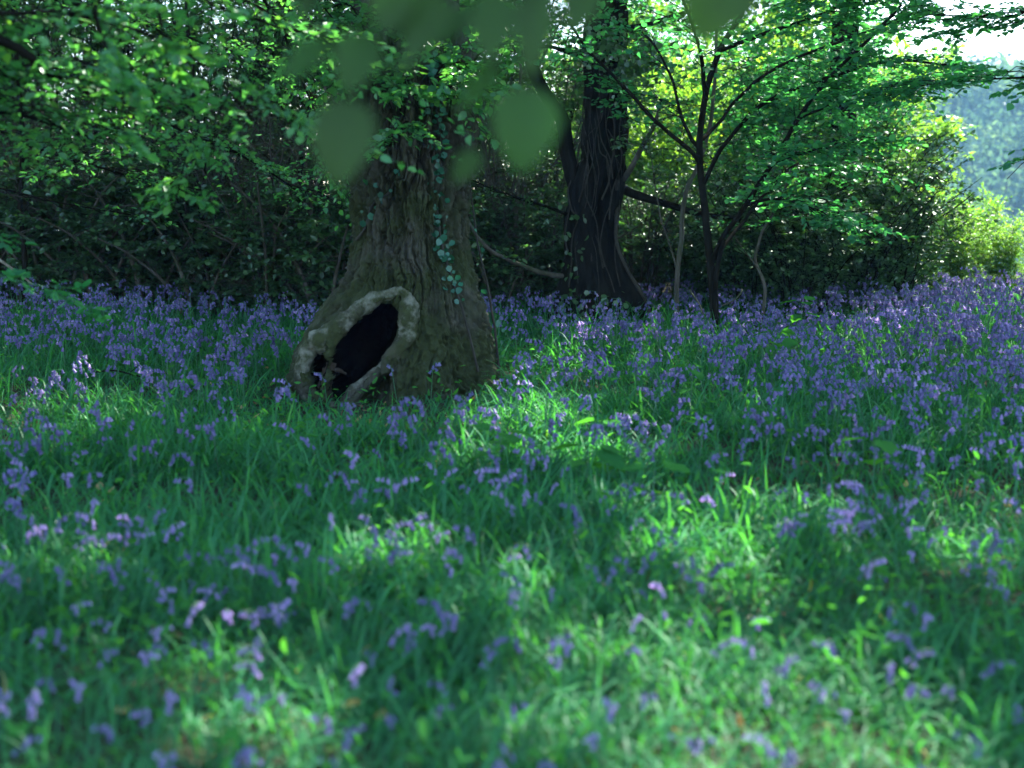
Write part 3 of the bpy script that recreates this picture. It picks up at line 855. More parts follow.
# ------------------------------------------------------------------ LEFT OVERHANGING BEECH (trunk out of frame, boughs reach in)
def build_beech():
    base = np.array([-4.6, 6.2, 0.]); base[2] = hgt(base[0], base[1]) - .05
    root = thing('beech_tree', 'beech whose bright layered boughs hang into the upper left', 'tree', base)
    rg = np.random.default_rng(61)
    mb = MB(); limb(mb, [(0, 0, 0), (.05, .05, 2), (.1, .2, 4), (.2, .3, 8)], .26, .12, 30, .02, 16, rg=rg)
    link('trunk', mb.mesh('beech_trunk', M_PALEBARK), root)
    p = lambda a, b, Y: at(a, b, Y * .8 if Y < 9 else Y) - base
    bo = [
        ([(.05, .1, 2.4), p(-60, 5, 6.4), p(60, 10, 6.6), p(150, 35, 6.8), p(215, 75, 7), p(262, 130, 7.2)], 22, .016),
        ([(.1, .2, 3.0), p(-80, -60, 6.6), p(60, -40, 7), p(180, -10, 7.4), p(260, 20, 7.8), p(330, 60, 8)], 26, .018),
        ([(.1, .1, 2.0), p(-90, 40, 6.2), p(-10, 38, 6.3), p(25, 52, 6.35), p(39, 62, 6.4)], 3, .022),
        ([(.1, .2, 2.2), p(-90, 60, 7.6), p(20, 70, 8), p(100, 90, 8.4), p(180, 110, 8.6)], 22, .025),
        ([(.05, .1, 1.6), p(-120, 120, 8), p(-20, 110, 8.4), p(60, 125, 8.8), p(120, 150, 9)], 16, .02),
        ([p(95, 5, 6.5), p(105, 40, 6.5), p(118, 70, 6.5), p(125, 96, 6.5), p(118, 128, 6.5)], 5, .010),
        ([p(158, 0, 6.8), p(163, 35, 6.8), p(168, 75, 6.85)], 4, .008),
        ([p(180, 100, 8.5), p(188, 130, 8.5), p(182, 160, 8.5), p(172, 205, 8.5)], 5, .006),
        ([(.1, .3, 3.4), p(-20, -90, 8), p(120, -70, 8.5), p(240, -40, 9), p(320, 0, 9.4), p(345, 45, 9.5)], 24, .018),
        ([p(240, -40, 9), p(280, 20, 9.6), p(300, 70, 9.8), p(318, 110, 9.8), p(330, 150, 9.8)], 14, .015),
        ([(.1, .3, 2.6), p(-50, -30, 9), p(60, 0, 10), p(160, 30, 10.6), p(250, 60, 11)], 26, .025),
    ]
    bo += [([(.05, .1, 2.2), p(-100, 60, 7.4), p(0, 70, 7.6), p(80, 60, 7.8), p(150, 80, 8)], 24, .02),
           ([(.1, .3, 2.5), p(-60, 20, 10), p(40, 60, 10.5), p(140, 110, 11), p(230, 150, 11.5), p(300, 190, 12)], 24, .025),
           ([(.1, .3, 2.0), p(-80, 110, 10), p(20, 140, 10.5), p(110, 170, 11), p(200, 190, 11.5)], 22, .02),
           ([(.1, .3, 1.5), p(-120, 190, 10), p(-30, 180, 10.5), p(50, 200, 11), p(130, 215, 11.5)], 14, .015),
           ([(.1, .3, 3.6), p(60, -60, 9), p(180, -30, 9.3), p(270, 15, 9.5), p(335, 65, 9.6), p(350, 120, 9.7)], 24, .025)]
    for pts, n, r0 in bo:
        if n > 10: n = int(n * 1.7)
        m = MB(); tw = MB(); lf = MB()
        Q = limb(m, pts, r0, r0 * .3 if n > 3 else r0 * .8, 40, .04, 8, rg=rg)
        b = link('bough', m.mesh('bough', M_TWIG), root)
        t0 = .3 if n > 6 else .1
        if n == 3: dress(tw, lf, Q, n, rg, .5, (.2, .4), nsub=5, nleaf=4, leaf=.06, r=.004)
        else: dress(tw, lf, Q, n, rg, t0, (.3, .75) if n > 6 else (.10, .2), vert=.12, nsub=6, nleaf=6, leaf=.046, droop=.22, flat=.3, r=.003, W=.72)
        link('foliage', lf.join(tw, 1).mesh('beech_leaves', [M_BEECH, M_TWIG]), b)


build_beech()

# ------------------------------------------------------------------ RIGHT OVERHANGING TREE
def build_right_tree():
    base = np.array([6.4, 10.5, 0.]); base[2] = hgt(base[0], base[1]) - .05
    root = thing('hornbeam_tree', 'tree whose dark leafy boughs hang across the white sky at upper right', 'tree', base)
    rg = np.random.default_rng(71)
    mb = MB(); limb(mb, [(0, 0, 0), (.05, .05, 2), (.1, .2, 4), (.2, .3, 8)], .22, .12, 30, .02, 16, rg=rg)
    link('trunk', mb.mesh('hornbeam_trunk', M_TWIG), root)
    p = lambda a, b, Y: at(a, b, Y) - base
    bo = [([(.05, .1, 2.3), p(1120, 60, 10.5), p(1040, 78, 10.6), p(970, 82, 10.8), p(900, 88, 11)], 34, .018),
          ([(.05, .1, 2.8), p(1130, 0, 10.2), p(1050, 8, 10.2), p(985, 14, 10.3), p(925, 14, 10.4)], 44, .018),
          ([(.05, .1, 3.1), p(1100, -40, 11), p(1000, -32, 11.3), p(900, -18, 11.6), p(820, 0, 11.8)], 34, .018),
          ([(.05, .1, 1.7), p(1110, 140, 10.2), p(1060, 148, 10.2), p(1025, 160, 10.3), p(1005, 180, 10.3)], 3, .010)]
    for pts, n, r0 in bo:
        m = MB(); tw = MB(); lf = MB()
        Q = limb(m, pts, r0, r0 * .25, 40, .05, 8, rg=rg)
        b = link('bough', m.mesh('bough', M_TWIG), root)
        dress(tw, lf, Q, n, rg, .12, (.3, .7), vert=.1, nsub=6, nleaf=7, leaf=.06, droop=.12, flat=.2, r=.004, W=.95)
        link('foliage', lf.join(tw, 1).mesh('hornbeam_leaves', [M_MAPLE, M_TWIG]), b)
    lf = MB(); canopy(lf, np.array([-1.4, -.5, 8.0]), np.array([5.0, 4.8, 2.4]), 19000, .15, rg, base)
    link('crown', lf.mesh('hornbeam_crown', M_OAKLEAF), root)


build_right_tree()

# ------------------------------------------------------------------ HAZEL right beside the camera: its leaves hang in front, far out of focus
def build_near_hazel():
    base = np.array([1.55, -.35, 0.]); base[2] = hgt(base[0], base[1]) - .03
    root = thing('hazel_tree', 'hazel with large blurred leaves hanging close at the top centre', 'tree', base)
    rg = np.random.default_rng(81)
    mb = MB()
    limb(mb, [(0, 0, 0), (-.05, .1, .8), (-.2, .35, 1.5), (-.5, .8, 1.85), (-.9, 1.1, 1.95)], .022, .010, 30, .01, 8, rg=rg)
    link('trunk', mb.mesh('hazel_trunk', M_TWIG), root)
    p = lambda a, b, Y: at(a, b, Y) - base
    m = MB(); Q = limb(m, [(-.5, .8, 1.85), p(690, -70, 1.5), p(580, -60, 1.52), p(470, -45, 1.5), p(380, -40, 1.5), p(300, -20, 1.52)], .007, .003, 30, .004, 7, rg=rg)
    link('branch', m.mesh('hazel_branch', M_TWIG), root)
    # (stalk px, tip px, depth, width factor)
    lv = [((350, 98), (334, 186), 1.55, .74, .3), ((528, 86), (521, 172), 1.52, .80, .3), ((330, 40), (276, 78), 1.59, .5, .9), ((366, 30), (345, 92), 1.55, .75, .6), ((398, -20), (384, 34), 1.52, .8, .5),
          ((440, -10), (405, 62), 1.52, .62, .6), ((496, -10), (488, 62), 1.52, .62, .6), ((500, 64), (455, 110), 1.59, .42, .9), ((590, -24), (570, 32), 1.52, .7, .6), ((728, -62), (704, 42), 1.38, 1.0, .5),
          ((540, -20), (527, 78), 1.52, .42, .7), ((478, 150), (453, 182), 1.79, .62, .6), ((312, -20), (300, 22), 1.66, .5, .6), ((470, 8), (428, 46), 1.59, .5, .7), ((420, 70), (382, 60), 1.66, .35, .9)]
    for (a, b, Y, w, tilt) in lv:
        A, Bt = p(a[0], a[1], Y), p(b[0], b[1], Y - .02)
        D = Bt - A; L = np.linalg.norm(D); D = D / L
        N = nrm(np.array([rg.normal(0, .25), -1., .25 + tilt * .3])); S = nrm(np.cross(N, D)); N = np.cross(D, S)
        # rounded toothed leaf outline with a folded midrib and raised veins
        nu, nv = 15, 9
        u = np.linspace(0, 1, nu); prof = np.sin(pi * np.clip(u, 0, 1) ** .72) ** .75 * .5 * w
        prof = prof * (1 + .05 * np.sin(u * 60)); prof[-1] = 0; prof[0] = .01
        vv = np.linspace(-1, 1, nv)
        U, W = np.meshgrid(u, vv, indexing='ij')
        yy = W * prof[:, None]
        zz = .10 * np.abs(W) * prof[:, None] * 1.5 - .12 * U ** 2 + .012 * np.sin((U * 9 - np.abs(W) * 1.5) * 2 * pi) * (1 - np.abs(W))
        V = A + L * (U[..., None] * D + yy[..., None] * S + zz[..., None] * N)
        idx = np.arange(nu * nv).reshape(nu, nv)
        F = np.stack([idx[:-1, :-1], idx[:-1, 1:], idx[1:, 1:], idx[1:, :-1]], -1).reshape(-1, 4)
        mb = MB(); mb.add(V, F, None, 0, np.full(nu * nv, rg.random()))
        k = int(np.argmin(np.linalg.norm(Q - A, axis=1)))
        tubes(mb, smooth_path([Q[k], (Q[k] + A) / 2 + [0, 0, .005], A], 6), np.full(6, .002), 5, 1)
        link('leaf', mb.mesh('hazel_leaf', [M_NEAR, M_TWIG]), root)


build_near_hazel()

# ------------------------------------------------------------------ SHRUB PROTOTYPES
def shrub(name, label, cat, loc, rg, h=3.5, spread=1.6, nstem=7, nspray=70, leaf=.06, mat=M_DARKLEAF, twm=M_TWIG, group=None, low=.08, rz=0, sc=1, ln=(.4, .9), nsub=6, nleaf=6, thick=1):
    root = thing(name, label, cat, loc, group, rz, sc)
    st = MB(); tw = MB(); lf = MB(); paths = []
    for k in range(nstem):
        a = rg.uniform(0, 2 * pi); s = spread * rg.uniform(.25, 1)
        hh = h * rg.uniform(.65, 1)
        b = np.array([cos(a) * .12, sin(a) * .12, -.05]) * [1, 1, 1]
        b[:2] *= rg.uniform(.3, 2)
        Q = limb(st, [b, b + [cos(a) * s * .2, sin(a) * s * .2, hh * .4], b + [cos(a) * s * .55, sin(a) * s * .55, hh * .75], b + [cos(a) * s, sin(a) * s, hh]], thick * rg.uniform(.015, .035), .006 * thick, 20, .12, 6, rg=rg)
        paths.append(Q)
    per = max(1, nspray // nstem)
    for Q in paths:
        dress(tw, lf, Q, per, rg, low, ln, spread=2.2, vert=.25, nsub=nsub, nleaf=nleaf, leaf=leaf, droop=.15, flat=.35, r=.004, cull=False)
    link('stem', st.mesh('shrub_stems', twm), root)
    link('crown', lf.join(tw, 1).mesh('shrub_crown', [mat, twm]), root)
    return root


def gl(px, Y):
    x = (px - 512) / FPX * Y
    return np.array([x, Y, float(hgt(x, Y)) - .03])


rg = np.random.default_rng(91)
TH_G = 'shrubs of the shaded thicket'
TH_L = 'dark fine-leaved shrub merging into the shaded thicket behind the bluebells'
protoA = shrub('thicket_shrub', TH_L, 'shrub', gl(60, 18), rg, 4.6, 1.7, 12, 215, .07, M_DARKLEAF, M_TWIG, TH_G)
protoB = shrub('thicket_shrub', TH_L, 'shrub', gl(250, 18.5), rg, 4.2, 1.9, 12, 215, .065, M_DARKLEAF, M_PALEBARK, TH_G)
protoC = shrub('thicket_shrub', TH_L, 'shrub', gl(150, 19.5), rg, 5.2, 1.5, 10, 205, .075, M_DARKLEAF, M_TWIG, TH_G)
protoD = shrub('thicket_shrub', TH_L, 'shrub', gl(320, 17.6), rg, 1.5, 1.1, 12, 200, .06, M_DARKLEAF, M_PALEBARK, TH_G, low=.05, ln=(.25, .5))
protos = [protoA, protoB, protoC]
spots = [(-40, 19, 0), (0, 17.2, 1), (110, 18.2, 2), (200, 17.6, 0), (285, 19.8, 2), (345, 18.6, 0), (400, 20, 1), (455, 19, 2), (490, 18, 1), (530, 20.5, 0), (20, 21, 2), (130, 22, 0), (230, 22.5, 1), (330, 22.5, 2),
         (430, 23, 0), (-60, 23, 1), (80, 25, 1), (180, 25.5, 2), (290, 26, 0), (390, 26, 1), (480, 25, 2), (560, 24, 1), (540, 18.8, 1), (-90, 17, 2)]
for (px, Y, k) in spots:
    dup(protos[k], gl(px, Y), rg.uniform(0, 6.28), rg.uniform(.85, 1.15))
for (px, Y, k) in [(-100, 29, 0), (-20, 31, 1), (60, 30, 2), (140, 32, 0), (220, 30, 1), (300, 31, 2), (380, 32, 0), (450, 30, 1)]:
    dup(protos[k], gl(px, Y), rg.uniform(0, 6.28), rg.uniform(1.3, 1.7))
for (px, Y) in [(20, 16.8), (80, 16.2), (130, 17), (175, 16.4), (235, 16.6), (280, 16.2), (350, 16.6), (505, 16.4), (545, 16.8), (400, 17), (460, 16.8), (-20, 16), (50, 15.6), (105, 15.7), (155, 15.8), (205, 15.6), (260, 15.7), (310, 15.8), (335, 15.4)]:
    dup(protoD, gl(px, Y), rg.uniform(0, 6.28), rg.uniform(.8, 1.2))
protoE = shrub('bare_shrub', 'bare grey twiggy shrub tangled at the shaded edge of the thicket', 'shrub', gl(270, 15.6), rg, 2.4, 1.3, 12, 150, .035, M_DARKLEAF, M_DEADTWIG, 'bare twiggy shrubs of the thicket', low=.05, ln=(.4, 1.0), nsub=6, nleaf=2)
for (px, Y) in [(-10, 16), (40, 15.8), (95, 16.2), (140, 15.9), (190, 16.4), (235, 15.8), (330, 16), (500, 17), (530, 16.6), (640, 18), (300, 16.8), (70, 17)]:
    dup(protoE, gl(px, Y), rg.uniform(0, 6.28), rg.uniform(.7, 1.2))
# shaded bramble mass to the right, below the maple boughs
BR_G = 'shrubs of the dark clump under the maple boughs'
BR_L = 'dark dense shrub in the shaded clump under the slender tree boughs'
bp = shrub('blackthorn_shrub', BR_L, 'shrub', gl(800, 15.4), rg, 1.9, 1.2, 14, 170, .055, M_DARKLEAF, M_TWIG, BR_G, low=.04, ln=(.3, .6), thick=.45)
for (px, Y, s) in [(755, 16, 1.), (850, 15.8, 1.1), (890, 16.4, 1.0), (830, 16.8, 1.25), (780, 17.2, 1.2), (905, 17.2, .8), (860, 17.8, 1.2), (700, 17.5, .8), (735, 18, 1.0)]:
    dup(bp, gl(px, Y), rg.uniform(0, 6.28), s)
# mid-green shrubs above them
MG_L = 'mid-green leafy shrub rising behind the dark clump at right'
mp = shrub('hazel_shrub', MG_L, 'shrub', gl(815, 18.6), rg, 4.0, 1.6, 9, 200, .07, M_MAPLE, M_TWIG, 'green shrubs behind the dark clump', low=.1, thick=.6)
for (px, Y, s) in [(760, 19.4, 1.), (828, 19.4, .75), (790, 20.5, 1.05), (815, 21.5, .95), (858, 20.5, .5)]:
    dup(mp, gl(px, Y), rg.uniform(0, 6.28), s)
# sunlit shrubs at the wood edge
SL = ['tall sunlit yellow-green shrub at the wood edge before the hazy hill', 'low sunlit shrub at the right edge under the hazy hill', 'sunlit shrub glowing behind the right side of the vine-clad trunk']
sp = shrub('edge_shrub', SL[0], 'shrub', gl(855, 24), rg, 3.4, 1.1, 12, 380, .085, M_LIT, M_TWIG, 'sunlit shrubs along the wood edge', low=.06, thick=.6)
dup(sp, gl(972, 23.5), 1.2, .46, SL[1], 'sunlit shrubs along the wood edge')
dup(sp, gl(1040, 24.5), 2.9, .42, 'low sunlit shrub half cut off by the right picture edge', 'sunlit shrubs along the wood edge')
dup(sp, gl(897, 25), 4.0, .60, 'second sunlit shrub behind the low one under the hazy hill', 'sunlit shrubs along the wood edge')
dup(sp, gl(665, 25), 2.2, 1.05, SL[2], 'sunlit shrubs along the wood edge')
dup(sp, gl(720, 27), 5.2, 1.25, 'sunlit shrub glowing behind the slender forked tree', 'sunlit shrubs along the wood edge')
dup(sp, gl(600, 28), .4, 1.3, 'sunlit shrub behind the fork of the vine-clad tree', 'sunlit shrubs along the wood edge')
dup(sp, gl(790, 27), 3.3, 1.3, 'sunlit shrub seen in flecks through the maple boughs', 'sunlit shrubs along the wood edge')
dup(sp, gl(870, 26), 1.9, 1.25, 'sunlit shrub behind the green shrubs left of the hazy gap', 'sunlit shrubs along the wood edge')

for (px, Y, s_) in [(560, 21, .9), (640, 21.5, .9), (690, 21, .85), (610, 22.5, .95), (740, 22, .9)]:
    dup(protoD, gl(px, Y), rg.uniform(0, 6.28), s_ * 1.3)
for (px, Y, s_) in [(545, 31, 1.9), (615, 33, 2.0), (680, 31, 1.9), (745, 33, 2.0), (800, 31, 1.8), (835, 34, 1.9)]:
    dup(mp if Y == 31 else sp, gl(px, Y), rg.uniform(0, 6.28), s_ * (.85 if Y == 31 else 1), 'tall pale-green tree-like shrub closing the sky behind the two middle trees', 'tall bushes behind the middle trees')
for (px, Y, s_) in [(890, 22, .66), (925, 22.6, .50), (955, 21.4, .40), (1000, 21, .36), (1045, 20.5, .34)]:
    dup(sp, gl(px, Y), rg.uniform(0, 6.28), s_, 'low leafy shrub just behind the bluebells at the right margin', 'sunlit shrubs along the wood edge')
# ------------------------------------------------------------------ CANOPY TREES added to shade the scene (crowns out of view overhead)
def canopy_tree(label, x, y, zc, rad, n, rg, name='oak_tree'):
    base = np.array([x, y, float(hgt(x, y)) - .05])
    root = thing(name, label, 'tree', base)
    mb = MB(); limb(mb, [(0, 0, 0), (.05, 0, 2), (.1, .1, 5), (.1, .2, zc + 1)], .25, .10, 40, .06, 12, rg=rg)
    link('trunk', mb.mesh('trunk', M_DKBARK), root)
    m = MB()
    for k in range(6):
        a = k * 1.05 + rg.random(); p0 = np.array([.1, .1, zc - rg.uniform(.5, 2.5)])
        limb(m, [p0, p0 + [cos(a) * rad * .4, sin(a) * rad * .4, .6], p0 + [cos(a) * rad * .85, sin(a) * rad * .85, 1.2]], .09, .02, 14, .1, 6, rg=rg)
    link('limb', m.mesh('limbs', M_DKBARK), root)
    lf = MB(); canopy(lf, np.array([0, 0, zc]), np.array([rad, rad, 2.4]), n, .15, rg, base)
    link('crown', lf.mesh('crown', M_OAKLEAF), root)


rg = np.random.default_rng(101)
canopy_tree('sun-blocking oak with a high crown added beyond the right edge beside the maple', 9.6, 15.5, 8, 4.8, 14000, rg)
canopy_tree('sun-blocking oak with a thin trunk added behind the green shrubs at right', 4.6, 20.4, 8.2, 4.6, 13000, rg)
canopy_tree('sun-blocking oak added in the deep shade of the left thicket', -6.6, 18, 8.4, 5.0, 14000, rg)
canopy_tree('sun-blocking oak added far back in the left thicket', -4.2, 26.5, 8.6, 5.2, 13000, rg)
canopy_tree('sun-blocking oak added at the far right beyond the picture edge', 12.5, 20, 8, 4.2, 11000, rg)
canopy_tree('sun-blocking oak added behind the oak bole in the middle thicket', -.9, 21, 8.4, 4.6, 13000, rg)

# ------------------------------------------------------------------ GRASS
def occupied(x, y):
    """inside a trunk foot"""
    d = np.hypot((x - OAK[0] + .08) / .86, (y - OAK[1]) / .74) < 1
    d |= np.hypot(x - .91, y - 15) < .42
    return d


def before_hollow(x, y):
    """False on the trodden strip of short growth in front of the hollow"""
    return ~((x > OAK[0] - 1.0) & (x < OAK[0] + .65) & (y > 7.7) & (y < 9.9))


def scatter(y0, y1, dens, rg, margin=1.7):
    w = .37 * y1 + margin
    n = int(dens * 2 * w * (y1 - y0))
    x = rg.uniform(-w, w, n); y = rg.uniform(y0, y1, n)
    m = (np.abs(x) < .37 * y + margin) & ~occupied(x, y)
    return x[m], y[m]


def blades(mb, x, y, rg, L, W, bend=1.0, K=6, rnd=None):
    n = len(x); z = hgt(x, y) - .01
    a = rg.uniform(0, 2 * pi, n)
    e0 = np.abs(rg.normal(.32, .35, n))                       # lean from vertical at the root
    e1 = e0 + np.abs(rg.normal(1.65, .7, n)) * bend     # lean at the tip
    t = np.linspace(0, 1, K)
    e = e0[:, None] + (e1 - e0)[:, None] * t[None] ** 1.4
    ds = L[:, None] / (K - 1)
    hx = np.cumsum(np.c_[np.zeros(n), np.sin(e[:, 1:]) * ds], 1); hz = np.cumsum(np.c_[np.zeros(n), np.cos(e[:, 1:]) * ds], 1)
    tw_ = a[:, None] + rg.normal(0, .25, n)[:, None] * t[None]
    C = np.stack([x[:, None] + hx * np.cos(tw_), y[:, None] + hx * np.sin(tw_), z[:, None] + hz], -1)
    wv = W[:, None] * (np.minimum(1, t * 4 + .55) * (1 - t ** 3))[None]
    S = np.stack([-np.sin(tw_ + .3), np.cos(tw_ + .3), np.zeros_like(tw_)], -1) * wv[..., None] * .5
    V = np.stack([C - S, C + S], 2)
    idx = np.arange(n * K * 2).reshape(n, K, 2)
    F = np.stack([idx[:, :-1, 0], idx[:, :-1, 1], idx[:, 1:, 1], idx[:, 1:, 0]], -1).reshape(-1, 4)
    mb.add(V, F, None, 0, np.repeat(rnd if rnd is not None else rg.random(n), K * 2))


def build_grass():
    rg = np.random.default_rng(111)
    mb = MB()
    for (y0, y1, dn, wide) in ((2.3, 4, 3600, .4), (4, 6, 2900, .5), (6, 9, 1900, .55), (9, 13, 950, .5), (13, 19, 480, .6)):
        x, y = scatter(y0, y1, dn, rg)
        clump = fbm(x * 1.3, y * 1.3, 8.8, 3)
        m = rg.random(len(x)) < np.clip((clump - .33) * 4.6, np.interp(y, [4.5, 6.5], [.48, .16]), 1)
        x, y, clump = x[m], y[m], clump[m]
        n = len(x)
        strap = rg.random(n) < wide
        L = np.where(strap, rg.uniform(.18, .40, n), rg.uniform(.14, .36, n)) * (.75 + .5 * clump)
        W = np.where(strap, rg.uniform(.007, .015, n), rg.uniform(.0025, .006, n)) * (1 + .03 * np.maximum(y - 8, 0)) * np.interp(y, [2.5, 7], [.72, 1])
        L = L * np.interp(y, [2, 5, 8, 12], [.62, .72, .95, 1.05]) * np.where(before_hollow(x, y), 1, .55)
        rn = np.clip(rg.beta(2, 2.6, n) * .92 + .25 * (vnoise(x * .8, y * .8, 2.2) - .5), 0, .94)
        rn = np.where((rg.random(n) < .006) & (L < .2), 1., rn)
        blades(mb, x, y, rg, L, W, 1.0, 6, rn)
    # low broad leaves of other woodland herbs between the blades
    for (y0, y1, dn) in ((2.3, 4.5, 240), (4.5, 8, 170), (8, 13, 80)):
        x, y = scatter(y0, y1, dn, rg)
        c = fbm(x * 1.6 + 9, y * 1.6, 4.8, 3); m = rg.random(len(x)) < np.clip((c - .38) * 5, .05, 1)
        x, y = x[m], y[m]; n = len(x)
        P = np.stack([x, y, hgt(x, y) + rg.beta(2, 2, n) * .27], -1)
        D = rg.normal(0, 1, (n, 3)) * [1, 1, .35] + [0, 0, .1]
        leaves(mb, P, D, np.array([0, -.2, 1.]) + rg.normal(0, .4, (n, 3)), rg.uniform(.025, .06, n), rg.uniform(.35, .6), 1, None, rg, .4)
    link('grass', mb.mesh('grass', [M_GRASS, M_SEED]), kind='stuff', label='lush green grass and bluebell leaves covering the wood floor', category='grass')


build_grass()

# low leaf litter and small round ground leaves
def build_litter():
    rg = np.random.default_rng(115)
    mb = MB()
    x, y = scatter(2.3, 12, 9, rg, .6); n = len(x)
    P = np.stack([x, y, hgt(x, y) + rg.uniform(.0, .05, n)], -1)
    leaves(mb, P, rg.normal(0, 1, (n, 3)) * [1, 1, .3], np.array([0, 0, 1.]) + rg.normal(0, .4, (n, 3)), rg.uniform(.03, .07, n), .7, 0, None, rg, .4)
    link('leaf_litter', mb.mesh('leaf_litter', M_DEAD), kind='stuff', label='old brown fallen leaves lying between the grass blades', category='leaves')


build_litter()


# ------------------------------------------------------------------ BLUEBELLS
def bell(mb, P, ax, L, rad, rings, sides, rnd):
    """one nodding six-tepalled bell"""
    ax = nrm(ax); ref = np.array([.3, .2, .9]); A = nrm(np.cross(ax, ref)); B = np.cross(ax, A)
    a = np.arange(sides) * 2 * pi / sides
    V = []
    for (t, r) in rings:
        rr = r * np.ones(sides)
        V.append(P + ax * (L * t) + rad * (A * (np.cos(a) * rr)[:, None] + B * (np.sin(a) * rr)[:, None]))
    V = np.concatenate(V); nr = len(rings)
    idx = np.arange(nr * sides).reshape(nr, sides); nx = np.roll(idx, -1, 1)
    F = np.stack([idx[:-1], nx[:-1], nx[1:], idx[1:]], -1).reshape(-1, 4)
    mb.add(V, F, None, 0, np.full(len(V), rnd))
    if sides == 6:   # curled tepal tips
        last = V[-sides:]
        for k in range(sides):
            c = last[k]; nb = last[(k + 1) % sides]
            mid = (c + nb) / 2; o = nrm(mid - (P + ax * L)) * rad * .9 - ax * L * .12
            mb.add(np.array([c, nb, mid + o]), None, [[0, 1, 2]], 0, np.full(3, min(1, rnd + .15)))


def bluebell_parts(rg, hi):
    h = rg.uniform(.30, .44); lean = rg.uniform(.02, .07)
    n = 7
    t = np.linspace(0, 1, n)
    curve = np.stack([lean * t ** 2 + .075 * np.clip((t - .72) / .28, 0, 1) ** 2, .01 * np.sin(t * 3), h * (t - .17 * np.clip((t - .75) / .25, 0, 1) ** 2)], -1)
    st = MB(); tubes(st, curve, np.linspace(.0026, .0015, n) * (1 if hi else 1.25), 6 if hi else 3, 0)
    fh = MB()
    if hi:
        k0 = curve[[3, 4, 5, 6]].copy(); tubes(fh, smooth_path(k0, 10), np.full(10, .0019), 6, 1)
    nb = int(rg.integers(4, 10))
    rings = [(0, .35), (.12, .8), (.5, .95), (.8, 1.05), (1, 1.5)] if hi else [(0, .45), (.3, .95), (.75, 1.0), (1, 1.65)]
    for k in range(nb):
        tt = .66 + .34 * (k + .5) / nb
        i = min(int(tt * (n - 1)), n - 2); f = tt * (n - 1) - i
        B = curve[i] * (1 - f) + curve[i + 1] * f
        ph = rg.normal(0, .9) + (pi if rg.random() < .18 else 0)
        out = np.array([cos(ph), sin(ph), 0])
        pl = rg.uniform(.006, .014)
        C = B + out * pl + [0, 0, -.003]
        if hi: tubes(fh, np.array([B, (B + C) / 2 + [0, 0, .003], C]), np.full(3, .0009), 4, 1)
        ax = out * rg.uniform(.25, .8) + [0, 0, -1]
        s = 1.2 * (1.15 - .6 * (tt - .66))
        bell(fh, C, ax, .019 * s, .0058 * s, rings, 6 if hi else 5, rg.random() * .85)
    return st, fh


